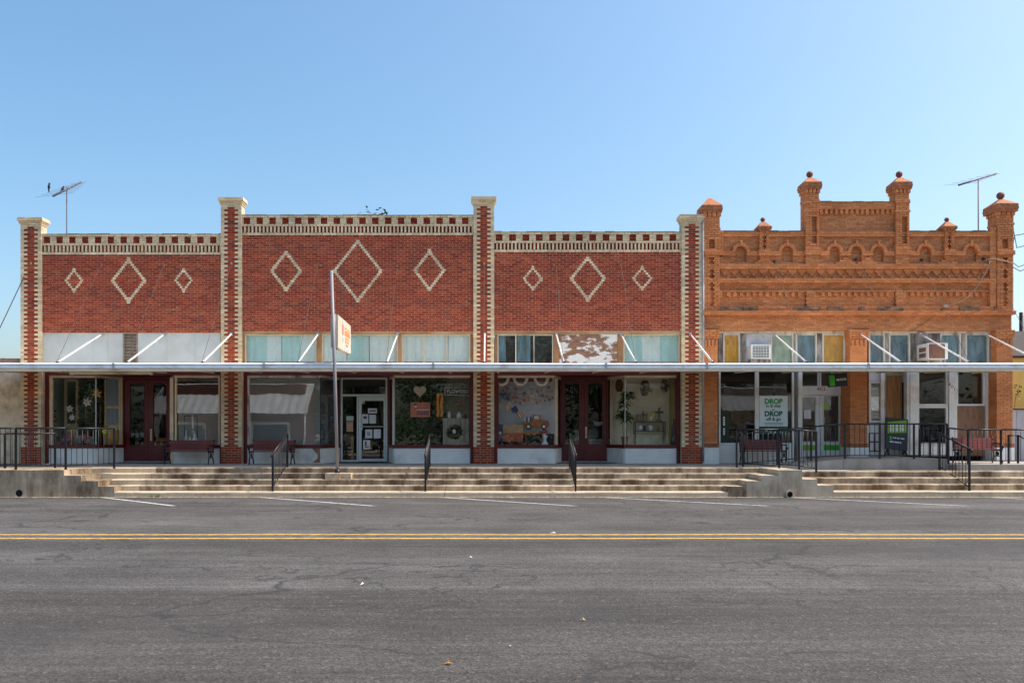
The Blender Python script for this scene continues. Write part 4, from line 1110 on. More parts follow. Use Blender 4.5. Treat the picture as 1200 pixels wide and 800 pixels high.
def on_sign(u, v): # u along, v up on the +x face
    z0 = zA0+(zB0-zA0)*u; z1 = zA1+(zB1-zA1)*u
    return (ya+(yb-ya)*u, z0+(z1-z0)*v)
def blot(u0, u1, v0, v1, mat, nm='lettering'):
    a, b, c, d = on_sign(u0, v0), on_sign(u1, v0), on_sign(u1, v1), on_sign(u0, v1)
    obj(nm, MB().poly_prism([a, b, c, d], 'x', xs+.1005, xs+.104), mat, sp_)
for u, h_ in ((.50, .78), (.585, .80), (.67, .74), (.755, .80), (.84, .77)): blot(u, u+.022, .50, h_, SGO); blot(u+.024, u+.055, h_-.05, h_, SGO); blot(u+.03, u+.058, .50, h_-.12, SGO)
for u in (.53, .61, .69, .77): blot(u, u+.02, .27, .45, SGO); blot(u+.022, u+.05, .40, .45, SGO); blot(u+.022, u+.05, .27, .33, SGO)
for u in (.30, .37): blot(u, u+.04, .48, .82, SGR)
for u in (.58, .68): blot(u, u+.07, .15, .23, plain('sign_olive', (0.25, 0.25, 0.12), .6))
for u in (.40, .52, .64, .76): blot(u, u+.09, .04, .10, SGB)
for u in (.32, .40): blot(u, u+.03, .25, .42, SGB)
blot(.30, .36, .84, .92, SGB)
obj('arm', MB().tube([(xs, yb-.05, zB0+.02), (xs, yb-.05, wz(424, yb)-.12)], .022, 6).tube([(xs, ya-.15, (zA0+zA1)/2+.25), (xs, ya+.02, (zA0+zA1)/2+.25)], .025, 6).tube([(xs, ya-.15, (zA0+zA1)/2-.3), (xs, ya+.02, (zA0+zA1)/2-.3)], .025, 6), RUSTP, sp_)

# ------------------------------------------------------------------ benches
IRON = BLACKM
def make_bench(label, loc, width, rz=0, slat=BENCHR):
    b = thing('park_bench', label, 'bench', loc, rz, 'red slat benches on the sidewalk')
    w = width/2
    for s in (-1, 1):
        m = MB(); x = s*(w-.05)
        m.tube([(x, -.26, 0), (x, -.20, .18), (x, -.22, .36)], .02, 6); m.tube([(x, .22, 0), (x, .14, .18), (x, .17, .36)], .02, 6)
        m.tube([(x, -.24, .36), (x, .20, .37)], .02, 6); m.tube([(x, .17, .36), (x, .25, .72)], .02, 6)
        m.tube([(x, -.22, .37), (x, -.28, .48), (x, -.22, .56), (x, .0, .57), (x, .2, .56)], .022, 6)
        m.ball(x, -.26, .47, .04, .05, .05, 8, 6); m.ball(x, .24, .70, .03, .05, .05, 8, 6)
        m.tube([(x, -.19, .20), (x, .13, .20)], .015, 6); m.ball(x, -.02, .27, .018, .09, .07, 8, 6)
        obj('bench_end', m, IRON, b, local=True)
    sm = MB().box(-w+.04, w-.04, -.036, .036, 0, .028)
    s0 = obj('slat', sm, slat, b, local=True); s0.location = (0, -.2, .375)
    for k in range(1, 5): share('slat', s0.data, b, (0, -.2+k*.088, .375), local=True)
    for k in range(4): share('slat', s0.data, b, (0, .175+k*.019, .45+k*.078), (R(78), 0, 0), local=True)
    return b
def at(px, y): return wx(px, y)
make_bench('dark red slat bench beside the maroon double door under the left window', (at(222, -.35), -.35, .70), 1.42)
make_bench('red slat bench behind the left stair handrail', (at(319, -.45), -.45, .70), 1.35)
make_bench('red slat bench behind ramp railing below the green and white poster', (at(894, -.45), -.45, .72), 1.36)
make_bench('red slat bench with sunlit seat at the far right', (at(1145, -1.5), -1.5, .78), 1.25, slat=plain('sunlit_bench_slat', (0.24, 0.06, 0.05), .6, .2, 10))  # lighter red paints the sunlit look into these slats

# ------------------------------------------------------------------ railings
BAL = MB().tube([(0, 0, 0), (0, 0, 1)], .0085, 6)
bal_mesh = None
def railing(name, label, posts, h, cat='railing', bal=True, closed=(), rail_r=.022, post_r=.022, low=.10, spacing=.125, top_mat=None, group='black iron railings'):
    """posts: list of (x,y,z ground). One post, top rail, bottom rail and separate balusters"""
    global bal_mesh
    r = thing(name, label, cat, posts[0], 0, group)
    hs = h if isinstance(h, (list, tuple)) else [h]*len(posts)
    for (x, y, z), hh in zip(posts, hs): obj('post', MB().box(x-post_r, x+post_r, y-post_r, y+post_r, z-.01, z+hh), BLACKM, r)
    for k, ((x0, y0, z0), (x1, y1, z1)) in enumerate(zip(posts, posts[1:])):
        a, b = Vector((x0, y0, z0+hs[k])), Vector((x1, y1, z1+hs[k+1])); c, d = Vector((x0, y0, z0+low)), Vector((x1, y1, z1+low))
        obj('top_rail', MB().tube([a, b], rail_r, 8), top_mat or BLACKM, r)
        if bal:
            obj('bottom_rail', MB().tube([c, d], .016, 6), BLACKM, r)
            L = (Vector((b.x, b.y))-Vector((a.x, a.y))).length; n = max(2, int(L/spacing))
            for i in range(1, n):
                t = i/n; p, q = c.lerp(d, t), a.lerp(b, t)
                if bal_mesh is None:
                    o = obj('baluster', BAL, BLACKM, r); bal_mesh = o.data
                else:
                    o = share('baluster', bal_mesh, r)
                o.location = p; o.scale = (1, 1, q.z-p.z)
    return r
ZL = .70
yl = -4.05
RAILW = plain('pale_rail', (0.36, 0.36, 0.40), .3, .1, 6, metal=.3)
def P(px, y, z): return (wx(px, y), y, z)
rl1 = railing('ramp_railing', 'black baluster railing on the left ramp landing', [P(-12, yl, ZL), P(18.5, yl, ZL), P(77, yl, ZL), P(133.8, yl+.9, ZL)], [1.07]*4)
railing('ramp_railing', 'lower black railing end at the left edge behind the front ramp railing', [P(-14, -3.2, ZL), P(5.8, -3.2, ZL), P(64.5, -3.0, ZL)], [.93, .93, .93], spacing=.17)
# stair handrails: sloped rail, two posts, balusters
def stair_rail(label, x, y0, y1, z0, z1, h0=.98, h1=.92):
    r = railing('stair_handrail', label, [(x, y0, z0), (x, y1, z1)], [h0, h1], 'handrail', True, spacing=.14, group='black stair handrails')
    a = Vector((x, y0, z0+h0)); obj('rail_end', MB().tube([a, a+Vector((0, -.10, -.02)), a+Vector((0, -.12, -.10))], .022, 8), BLACKM, r)
    return r
for pxf, lab in ((319.5, 'black stair handrail left of the leaning sign pole'), (498.5, 'black stair handrail below the window with the green hedge wall'), (674.5, 'black stair handrail in front of the maroon double door with potted plant')):
    X = wx(pxf, NS[0]+.15); stair_rail(lab, X, NS[0]+.15, NS[4]+.25, .14, ZL)
# right side: front guard rail of the stair wall
railing('ramp_railing', 'black baluster railing bending round the top of the stair wall', [P(863.2, -2.72, .70), P(913, -3.15, .70), P(936.3, -3.95, .70), P(956.5, -3.75, .62)], [1.04, 1.04, 1.02, 1.07], top_mat=None)
zp = .92
railing('ramp_railing', 'long black railing climbing the ramp and along the raised platform', [P(870.6, -2.3, .70), P(910.6, -2.3, .78), P(950.5, -2.3, .88), P(990, -2.3, zp), P(1031, -2.3, zp), P(1071, -2.3, zp), P(1110, -2.3, zp)], [.93, .93, .94, .98, .98, .98, .98])
railing('ramp_railing', 'black railing in front of the bench at the far right', [P(1111.5, -2.5, .80), P(1134.5, -2.6, .78), P(1173, -2.6, .78), P(1225, -2.6, .78)], [.98, .96, .96, .96])
stair_rail('black stair handrail with balusters on the right stairs', wx(1136, KERB+.2), KERB+.2, -2.65, .155, .62, 1.08, 1.02)
railing('door_handrail', 'short black handrail frame by the tall two-pane window', [P(1078, -.4, .92), P(1090, -.45, .92), P(1101, -.75, .92)], [.86, .84, .70], 'handrail', False)
railing('door_handrail', 'short black handrail frame at the right edge before the grey fence', [P(1182, -1.9, .78), P(1193, -1.9, .78), P(1203, -2.1, .78)], [.80, .80, .68], 'handrail', False)

# ------------------------------------------------------------------ leaning board, sash, AC units
ab = thing('sidewalk_board', 'black framed green and black advertising board leaning tilted behind the railing', 'sign', (wx(1050, -.2), -.2, .92))
ab.rotation_euler = (R(-11), R(6.5), 0)
obj('board_frame', MB().box(-.34, .34, -.03, .03, .22, 1.20), BLACKM, ab, local=True)
obj('green_panel', MB().poly_prism([(-.29, .70), (.29, .78), (.29, 1.17), (-.29, 1.05)], 'y', -.036, -.0302), LIME, ab, local=True)
for k in range(5): 
    for r_ in range(2): obj('lettering', MB().box(-.24+k*.1, -.18+k*.1, -.040, -.0365, .77+.012*k+r_*.13, .88+.012*k+r_*.13), PAPER, ab, local=True)
obj('green_panel', MB().box(-.24, -.16, -.036, -.0302, .50, .62), GREENS, ab, local=True)
for r_, zz in enumerate((.56, .43)): 
    for k in range(3): obj('lettering', MB().box(-.12+k*.13 - r_*.12, -.02+k*.13 - r_*.10, -.036, -.0302, zz, zz+.035), PAPER, ab, local=True)
for s in (-1, 1): obj('foot', MB().tube([(s*.26, 0, .23), (s*.3, -.12, .02)], .03, 6).tube([(s*.26, 0, .23), (s*.26, .2, .02)], .02, 6), BLACKM, ab, local=True)
ws = thing('grid_board', 'small white board with dark brown grid bars standing by the siding', 'board', (wx(1025, .2), .2, .93), 0)
WSB = plain('brown_bar', (0.10, 0.045, 0.035), .7)
obj('sash_panel', MB().box(-.27, .27, 0, .03, .0, .95), WHITE, ws, local=True)
for x in (-.12, .0): pass
for x0, x1, z0, z1 in ((-.19, -.16, .14, .72), (.16, .19, .14, .72), (-.03, .02, .14, .72), (-.19, .19, .69, .72), (-.19, .19, .42, .46), (-.19, .19, .14, .17)):
    obj('bar', MB().box(x0, x1, -.012 - (.004 if z1-z0 < .1 else 0), -.001, z0, z1), WSB, ws, local=True)
# air conditioners
ac = thing('air_conditioner', 'white window air conditioner with grille above the canopy', 'air conditioner', (wx(891, 0), .1, wz(424, .1)))
a0, a1 = wx(880.5, -.05), wx(903.2, -.05); z0, z1 = wz(420, -.05), wz(404, -.05)
obj('case', MB().box(a0, a1, -.03, .33, z0, z1).box(a0-.01, a1+.01, -.05, -.029, z0-.01, z0+.03).box(a0-.01, a1+.01, -.05, -.029, z1-.03, z1+.01).box(a0-.01, a0+.04, -.049, -.029, z0+.03, z1-.03).box(a1-.05, a1+.01, -.049, -.029, z0+.03, z1-.03), WHITE, ac)
obj('grille', MB().box(a0+.04, a1-.05, -.034, -.0305, z0+.03, z1-.03), plain('grille_dark', (0.10, 0.12, 0.11), .6), ac)
sb = obj('slat', MB().box(a0+.04, a1-.05, -.045, -.035, -.006, .006), WHITEM, ac); sb.location.z = z0+.07
for k in range(1, 7): share('slat', sb.data, ac, (0, 0, z0+.07+k*.048))
for k in range(1, 6): obj('rib', MB().box(a0+.04+k*.085-.004, a0+.04+k*.085+.004, -.046, -.0455, z0+.03, z1-.03), WHITEM, ac)
obj('shelf_bracket', MB().box(a0, a1, -.02, .3, z0-.14, z0-.02), ROTW, ac)
ac2 = thing('air_conditioner', 'rusty brown air conditioner box with white louvred side', 'air conditioner', (wx(1098, -.2), 0, wz(424, -.2)))
yk = -.35; a0, a1 = wx(1087.5, yk), wx(1110.8, yk); z0, z1 = wz(420.5, yk), wz(401.8, yk)
RUST = plain('rusty_grille', (0.20, 0.10, 0.075), .8, .35, 9, stretch=(1, 1, .3))
obj('case', MB().box(a0, a1, yk, .30, z0, z1), WHITE, ac2)
obj('grille', MB().box(a0+.025, a1-.10, yk-.012, yk-.001, z0+.02, z1-.03), RUST, ac2)
obj('control_strip', MB().box(a1-.09, a1-.01, yk-.012, yk-.001, z0+.02, z1-.03), WHITE, ac2)
for k in range(2): obj('side_louvre', MB().box(a0-.008, a0-.001, yk+.12, yk+.5, z0+.07+k*.17, z0+.20+k*.17), RUST, ac2)
obj('support_leg', MB().box(a0+.03, a0+.07, yk+.05, yk+.09, wz(432, CY)+.17, z0-.001).box(a1-.07, a1-.03, yk+.05, yk+.09, wz(432, CY)+.17, z0-.001), ROTW, ac2)

# hanging sign under the canopy
yh = -1.3
hs_ = thing('hanging_sign', 'small black hanging sign with a green square under the canopy', 'sign', (wx(981.3, yh), yh, wz(445.4, yh)), R(-6))
hs_.rotation_euler = (0, R(-5), R(-5))
BLK = plain('sign_black', (0.012, 0.010, 0.010), .4)
obj('sign_board', MB().box(-.275, .275, -.03, .03, -.185, .185), BLK, hs_, local=True)
obj('green_square', MB().box(-.235, -.085, -.034, -.0305, -.155, .155), GREENS, hs_, local=True)
text('sign_text', 'H&R BLOCK', .085, PAPER, hs_, (.10, -.033, .01), local=True, sx=.62, bold=.002)
obj('hanger', MB().tube([(-.2, 0, .18), (-.2, 0, .40)], .008, 5).tube([(.2, 0, .18), (.2, 0, .38)], .008, 5), BLACKM, hs_, local=True)

# ------------------------------------------------------------------ antennas, birds, cables
def antenna(label, mast_x, y, z0, z1, boom_a, boom_b, elems, tilt):
    t = thing('tv_antenna', label, 'antenna', (mast_x, y, z0), 0, 'rooftop antennas')
    AM = plain('antenna_metal', (0.10, 0.09, 0.12), .5) if 'antenna_metal' not in bpy.data.materials else bpy.data.materials['antenna_metal']
    obj('mast', MB().tube([(mast_x, y, z0), (mast_x, y, z1)], .022, 8), AM, t)
    obj('boom', MB().tube([boom_a, boom_b], .034, 6), AM, t)
    A, B = Vector(boom_a), Vector(boom_b); d = (B-A).normalized()
    e0 = Vector((math.cos(tilt), math.sin(tilt), -.05)).normalized()
    for k, L in enumerate(elems):
        c = A.lerp(B, (k+.3)/len(elems)); dz = Vector((0, 0, .02))
        obj('element', MB().tube([c-e0*L+dz, c+e0*L+dz], .0045, 4), AM, t)
    return t
ya_ = 2.0
A1 = (wx(62, 1.45), 1.45, wz(230, 1.45)); B1 = (wx(95, 2.55), 2.55, wz(213.5, 2.55))
antenna('tall antenna with birds on the left rooftop', wx(78.3, ya_), ya_, 4.6, wz(219, ya_), A1, B1, (.95, .85, .8, .7, .6, .5, .4), R(-26))
A2 = (wx(1123.5, 2.4), 2.4, wz(217, 2.4)); B2 = (wx(1167.5, 3.6), 3.6, wz(203.5, 3.6))
antenna('antenna leaning over the orange building roof', wx(1146.5, 3), 3, 4.6, wz(209, 3), A2, B2, (.5, .45, .4, .35, .3, .25), R(-28))
BIRD = plain('bird_feathers', (0.012, 0.012, 0.016), .6)
def bird(px, py, y, s, label, rz):
    b = thing('bird', label, 'bird', (wx(px, y), y, wz(py, y)), rz, 'birds on the antenna')
    m = MB(); m.ball(0, 0, .10*s, .055*s, .07*s, .10*s, 10, 8); m.ball(.01*s, -.04*s, .22*s, .045*s, .05*s, .045*s, 10, 8)
    m.tube([(0, -.08*s, .22*s), (0, -.14*s, .21*s)], .012*s, 6, r2=.002*s); m.tube([(0, .04*s, .05*s), (.03*s, .13*s, -.12*s)], .04*s, 6, r2=.02*s); m.tube([(0, 0, .02*s), (0, 0, -.03*s)], .01*s, 5)
    obj('body', m, BIRD, b, local=True)
    return b
bird(57.3, 221.5, 1.9, .75, 'dark bird perched on the left end of the antenna', R(40))
bird(73.4, 223.5, ya_, .6, 'small dark bird beside the antenna mast', R(120))
CABM = bpy.data.materials['dark_cable']
tag(obj('overhead_wire', MB().tube([(wx(-40, -.3), -.3, wz(432, -.3)), (wx(0, -.2), -.2, wz(384, -.2)), (wx(28, -.02), -.02, wz(325, 0))], .014, 5), CABM), 'slanting black wire tied to the leftmost pier', 'wire')
CONDW = plain('pale_cable', (0.42, 0.33, 0.27), .6)
sc_ = thing('service_cable', 'pale drooping service cable with hooks across the orange brickwork', 'cable', (wx(1157, -.1), -.1, wz(310, -.1)))
pts = [(1156, 304), (1164, 303), (1176, 306), (1187, 309)]
obj('drop_wire', MB().tube([(wx(a, -.08), -.08-.02*i, wz(b, -.08)) for i, (a, b) in enumerate(pts)], .013, 6), CONDW, sc_)
pts = [(1160, 306), (1156, 317), (1148, 332), (1138, 345), (1127, 353), (1112, 358)]
obj('conduit', MB().tube([(wx(a, -.07), -.07, wz(b, -.07)) for a, b in pts], .012, 6), CONDW, sc_)
obj('insulator', MB().box(wx(1106, -.07), wx(1111, -.07), -.11, -.03, wz(360, -.07), wz(357, -.07)), CONDW, sc_)
pts = [(1105, 362), (1092, 372), (1079, 381), (1068, 388)]
obj('lead_wire', MB().tube([(wx(a, 0), 0.0, wz(b, 0)) for a, b in pts], .009, 5), CABM, sc_)
for k, (z, y2) in enumerate(((270, 300), (284.5, 300), (307, 299), (312, 300))):
    tag(obj('overhead_wire', MB().tube([(wx(1187.5, .2+.05*k), .2+.05*k, wz((283, 268, 309, 311)[k] if k < 2 else z, .2)), (wx(1192+2*k, 0), .1, wz(z+5, 0)), (wx(1230, -3), -3, wz(z-1-k*3, -3))], .012, 5), CABM), ('uppermost', 'second highest', 'third', 'lowest')[k]+' black wire leaving the right corner pinnacle', 'wire', 'wires at the right corner')
# ------------------------------------------------------------------ display interiors
def V(px, py, y): return (wx(px, y), y, wz(py, y))
YB = 1.25
def platform(px0, px1, parent=RB, y0=YF+.06, y1=YB, mat=ROOMC):
    return obj('display_floor', MB().box(wx(px0, y0), wx(px1, y0), y0, y1, 1.10, ZW0-.004), mat, parent)
def backing(px0, px1, mat, y=YB, z0=1.10, z1=3.44, t=.03):
    return obj('display_back', MB().box(wx(px0, y), wx(px1, y), y, y+t, z0, z1), mat, RB)
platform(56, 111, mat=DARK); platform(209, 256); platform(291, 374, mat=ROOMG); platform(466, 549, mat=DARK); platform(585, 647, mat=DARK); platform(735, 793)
# --- flowers, leaves
def leaves(mb, n, boxf, size, rnd, flat=.0):
    for _ in range(n):
        p = Vector(boxf(rnd)); a = rnd.uniform(0, 6.28); b = rnd.uniform(-1.0, 1.0)
        u = Vector((math.cos(a), math.sin(a)*(1-flat), math.sin(b))).normalized()*size*rnd.uniform(.6, 1.3)
        w = Vector((-math.sin(a), math.cos(a)*(1-flat), rnd.uniform(-.8, .8))).normalized()*size*rnd.uniform(.25, .5)
        g = rnd.uniform(.55, 1.35)
        mb.quad(p-u, p+w, p+u, p-w, (g, g, g))
def leafmat(name, col, var=.35):
    m, t, b = newmat(name)
    at_ = nd(t, 'ShaderNodeAttribute', attribute_name='tint')
    c = mix(t, 1.0, col, at_.outputs['Color'], 'MULTIPLY')
    t.links.new(c, b.inputs['Base Color']); b.inputs['Roughness'].default_value = .6
    b.inputs['Specular IOR Level'].default_value = .3
    return m
LEAF = leafmat('green_leaves', (0.05, 0.12, 0.028)); LEAFD = leafmat('dark_leaves', (0.03, 0.062, 0.022)); LEAFH = leafmat('hedge_leaves', (0.07, 0.16, 0.03))
def blossom(name, label, pos, r, col, cat='flower', petals=6, group='blossoms in the left window'):
    t = thing(name, label, cat, pos, 0, group)
    m = MB()
    for k in range(petals):
        a = 2*math.pi*k/petals+.3; d = Vector((math.cos(a), 0, math.sin(a))); s = Vector((-math.sin(a), 0, math.cos(a)))
        p = [Vector((0, 0, 0)), d*r*.5+s*r*.24+Vector((0, -.03, 0)), d*r+Vector((0, .01, 0)), d*r*.5-s*r*.24+Vector((0, -.03, 0))]
        m.quad(*p); k0 = len(m.v)
        m.quad(*[q+Vector((0, .012, 0)) for q in reversed(p)])
    obj('petals', m, col, t, local=True)
    obj('stem', MB().tube([(0, .01, 0), (.02, .06, -.25), (.01, .1, -.55)], .008, 5), LEAF, t, local=True)
    obj('heart', MB().ball(0, -.03, 0, r*.16, n=8, m=6), plain('blossom_heart', (0.5, 0.35, 0.05), .7) if 'blossom_heart' not in bpy.data.materials else bpy.data.materials['blossom_heart'], t, local=True)
    return t
def pot(name, label, pos, r0, r1, h, mat, cat, parts=None, group=None):
    t = thing(name, label, cat, pos, 0, group)
    obj('body', MB().lathe([(.001, 0), (r0, 0), ((r0+r1)/2*1.04, h*.5), (r1, h), (r1*.9, h), (r0*.85, h*.15)], 0, 0, 0, 14), mat, t, local=True)
    return t
ZD = ZW0
# left window of bay 1
rnd = random.Random(3)
obj('partition_frame', MB().box(wx(56, 1.3), wx(66, 1.3), 1.28, 1.34, .8, 3.4).box(wx(75.5, 1.3), wx(78.5, 1.3), 1.28, 1.34, .8, 3.4).box(wx(89, 1.3), wx(92, 1.3), 1.28, 1.34, .8, 3.4).box(wx(78.6, 1.3), wx(88.9, 1.3), 1.28, 1.34, .8, wz(496, 1.3)).box(wx(78.6, 1.3), wx(88.9, 1.3), 1.28, 1.34, wz(447, 1.3), 3.4), TAN, RB)
pb = obj('partition_sash', MB().box(wx(122.5, .95), wx(124.8, .95), .93, .97, ZD, 3.36).box(wx(139, 1.18), wx(141, 1.18), 1.16, 1.2, ZD, 3.36).slab((wx(122.6, .95), .95), (wx(141, 1.18), 1.18), wz(478.5, 1.05), wz(475.5, 1.05), .04).slab((wx(122.6, .95), .95), (wx(141, 1.18), 1.18), ZD, wz(497, 1.05), .04), TAN, RB)
obj('pale_curtain', MB().slab((wx(124, 1.0), 1.02), (wx(141, 1.2), 1.24), wz(497, 1.1), wz(444, 1.1), .012), plain('blue_grey_curtain', (0.30, 0.36, 0.42), .9, .1, 3, stretch=(6, 6, .2)), RB)
m = MB(); leaves(m, 700, lambda r: (wx(r.uniform(92, 110), 1.0), r.uniform(.85, 1.15), wz(r.uniform(444, 500), 1.0)), .06, rnd)
g1 = thing('artificial_tree', 'leafy green artificial tree inside the left window', 'plant', (wx(101, 1.0), 1.0, ZD)); obj('crown', m, LEAFD, g1); obj('trunk', MB().tube([(wx(101, 1.0), 1.0, ZD), (wx(100.5, 1.0), 1.0, wz(450, 1))], .025, 6, r2=.012), BROWNW, g1)
m = MB(); leaves(m, 500, lambda r: (wx(r.uniform(113.5, 121), .75), r.uniform(.68, .85), wz(r.uniform(444, 505), .75)), .055, rnd)
g2 = thing('artificial_tree', 'narrow dark leafy column beside the pale curtain in left window', 'plant', (wx(117.5, .75), .75, ZD)); obj('crown', m, LEAFD, g2); obj('trunk', MB().tube([(wx(117.5, .75), .75, ZD), (wx(117.5, .75), .75, wz(450, .75))], .02, 6), BROWNW, g2)
m = MB(); leaves(m, 260, lambda r: (wx(r.uniform(57, 66), .9), r.uniform(.8, 1.0), wz(r.uniform(480, 518), .9)), .06, rnd)
g3 = thing('artificial_grass', 'dull dry grassy plant at the left end of the left window', 'plant', (wx(61, .9), .9, ZD)); obj('blades', m, leafmat('dry_leaves', (0.10, 0.085, 0.06)), g3)
WPET = plain('white_petal', (0.66, 0.60, 0.56), .7); YPET = plain('yellow_petal', (0.62, 0.36, 0.03), .7); PINK = plain('dusty_pink', (0.48, 0.20, 0.26), .7, .2, 20)
blossom('lily_blossom', 'large yellow star blossom high in the left window', V(113.5, 461, .62), .17, YPET)
blossom('lily_blossom', 'white star blossom in the middle of the left window', V(102, 471, .7), .16, WPET)
blossom('lily_blossom', 'white blossom left of the green tree in left window', V(81.5, 479, .75), .14, WPET)
blossom('lily_blossom', 'lower white blossom hanging beside the dark inner sash', V(84.5, 489, .75), .12, WPET)
blossom('lily_blossom', 'small orange blossom above the pink wreath basket', V(84.5, 504, .55), .11, YPET)
def wreath(name, label, pos, R0, r, mat, cat='wreath', leafm=None, group=None, n=150, size=.05):
    t = thing(name, label, cat, pos, 0, group); m = MB(); k0 = 0; N = 20
    pts = [(R0*math.cos(2*math.pi*i/N), 0, R0*math.sin(2*math.pi*i/N)) for i in range(N+1)]
    m.tube(pts, r*.5, 7); obj('ring', m, mat, t, local=True)
    if leafm:
        rr = random.Random(len(label)); m = MB()
        def f(q):
            a = q.uniform(0, 6.28); return (R0*math.cos(a)+q.uniform(-r, r), q.uniform(-r, r*.6), R0*math.sin(a)+q.uniform(-r, r))
        leaves(m, n, f, size, rr); obj('foliage', m, leafm, t, local=True)
    return t
pinkl = leafmat('pink_bits', (0.50, 0.20, 0.27))
for pxx, s, lab in ((79.5, .17, 'larger round pink flower wreath in left window'), (101, .15, 'smaller round pink flower wreath in left window')):
    wreath('flower_wreath', lab, (wx(pxx, .6), .6, ZD+s+.06), s*.62, s*.45, PINK, leafm=pinkl, group='pink wreaths', n=260, size=.04)
    obj('wreath_easel', MB().tube([(wx(pxx, .63), .63, ZD+.2), (wx(pxx, .66), .70, ZD-.002)], .01, 5), BLACKM, RB)
WICK = plain('wicker', (0.30, 0.16, 0.04), .8, .35, 40, bmp=.4)
bk = pot('wicker_basket', 'round golden brown basket at the right of the left window', (wx(131.5, .72), .72, ZD), .18, .20, .46, WICK, 'basket'); obj('handle', MB().tube([(-.2, 0, .44), (-.14, 0, .60), (0, 0, .66), (.14, 0, .60), (.2, 0, .44)], .015, 6), WICK, bk, local=True)
blossom('sunflower', 'bright yellow green bloom beside the round basket', V(123, 505, .58), .12, plain('lime_petal', (0.55, 0.55, 0.03), .7), petals=9)
for k, (pxx, hh) in enumerate(((93.5, .30), (108, .26))):
    p = pot('glass_vase', ('taller', 'shorter')[k]+' dark vase between the wreaths in left window', (wx(pxx, .8), .8, ZD), .07, .09, hh, BLUEG, 'vase', group='dark vases')
# right window of bay 1
backing(209, 257, plain('display_board', (0.42, 0.40, 0.36), .8, .1, 2), y=YB, z1=2.3)
pf_ = thing('picture_frame', 'thin wire picture frame standing in the window above the bench', 'frame', (wx(223, .8), .8, ZD)); fm = MB()
for a, b in (((216, 487), (231, 487)), ((216, 487), (216, 519)), ((231, 487), (231, 519)), ((216, 519), (231, 519))): fm.tube([V(*a, .8), V(*b, .8)], .012, 5)
obj('frame_rod', fm, BLACKM, pf_)
for k, (pxx, r, h, lab) in enumerate(((218, .055, .42, 'tall slim white bottle in window above the bench'), (222.5, .09, .22, 'small round white jar beside the slim bottle'), (228.8, .11, .30, 'white ginger jar, larger of the two jars above the bench'))):
    v_ = thing('white_jar', lab, 'jar', (wx(pxx, .6), .6, ZD), 0, 'white jars above the bench')
    obj('body', MB().lathe([(.001, 0), (r*.8, 0), (r, h*.3), (r*.9, h*.55), (r*.35, h*.8), (r*.4, h), (.001, h)], 0, 0, 0, 14), PAPER, v_, local=True)
    obj('lid', MB().ball(0, 0, h+.02, r*.35, n=8, m=6), PAPER, v_, local=True)
# seen through the maroon doors
y = 2.2
vs = pot('floor_vase', 'white vase with pale dried plumes inside the left maroon doors', (wx(184, y), y, .72), .12, .10, .62, PAPER, 'vase')
pm = MB(); rr = random.Random(5)
for k in range(14): pm.tube([(0, 0, .58), (rr.uniform(-.08, .08), rr.uniform(-.05, .05), 1.0), (rr.uniform(-.22, .16), rr.uniform(-.1, .1), rr.uniform(1.2, 1.65))], .008, 4, r2=.022)
obj('plume', pm, plain('dry_plume', (0.55, 0.5, 0.45), .9), vs, local=True)
cr = thing('wooden_crate', 'orange wooden crate inside the right leaf of left maroon doors', 'crate', (wx(192, y), y, .72))
for k in range(3): obj('board', MB().box(-.22, .22, -.15, -.13, .32+k*.16, .44+k*.16), PLY, cr, local=True)
for s in (-1, 1): obj('leg', MB().box(s*.2-.02, s*.2+.02, -.129, -.09, 0, .82), PLY, cr, local=True)
pt = thing('plant_stand', 'black wire stand of white pots inside the left maroon doors', 'stand', (wx(161, y), y, .72)); pm = MB()
for s in (-1, 1):
    for q in (-1, 1): pm.tube([(s*.25, q*.12, 0), (s*.22, q*.12, .75)], .012, 5)
for z in (.3, .75): pm.box(-.27, .27, -.15, .15, z, z+.02)
obj('rack', pm, BLACKM, pt, local=True)
for k in range(3): tag(obj('white_pot', MB().lathe([(.001, 0), (.06, 0), (.09, .16), (.001, .16)], wx(155+k*6, y), y, 1.492, 10), PAPER), ('left', 'middle', 'right')[k]+' white pot on the black wire stand behind door glass', 'pot', 'white pots on the stand')
m = MB(); leaves(m, 130, lambda r: (wx(r.uniform(153, 169), y), y+r.uniform(-.1, .1), r.uniform(1.66, 1.95)), .06, rr); tag(obj('dried_flowers', m, leafmat('pale_bits', (0.5, 0.44, 0.36))), 'pale dried flowers over the wire stand behind the door', 'flowers')
# bay 2 left: bare pale window
backing(290, 376, ROOMG, y=1.3)
# bay 2 right: hedge wall
rnd = random.Random(9)
hw = thing('hedge_wall', 'dense green artificial hedge wall behind the heart in the shop window', 'plant', (wx(494, 1.0), 1.0, ZD))
m = MB(); leaves(m, 3800, lambda r: (wx(r.uniform(464.5, 523), .95), r.uniform(.9, 1.02), wz(r.uniform(440, 520), .95)), .042, rnd, .3); obj('leaves', m, LEAFH, hw, kind='stuff')
obj('panel', MB().box(wx(464.5, 1.05), wx(523, 1.05), 1.03, 1.06, ZD, 3.42), DARK, hw)
ht = thing('wooden_heart', 'cream wooden heart on the green hedge wall', 'heart', V(492, 458, .85)); pts = []
for k in range(40):
    a = 2*math.pi*k/40; pts.append((16*math.sin(a)**3/16*.205, (13*math.cos(a)-5*math.cos(2*a)-2*math.cos(3*a)-math.cos(4*a))/16*.20))
obj('heart_board', MB().poly_prism(pts, 'y', -.015, .015), plain('heart_cream', (0.66, 0.58, 0.45), .7), ht, local=True)
cs = thing('coral_sign', 'coral rectangular sign with dark lettering hung on the hedge wall', 'sign', V(492.6, 479.8, .8))
CORAL = plain('coral', (0.62, 0.16, 0.11), .6, .1, 5); PLUM = plain('plum', (0.16, 0.05, 0.09), .6)
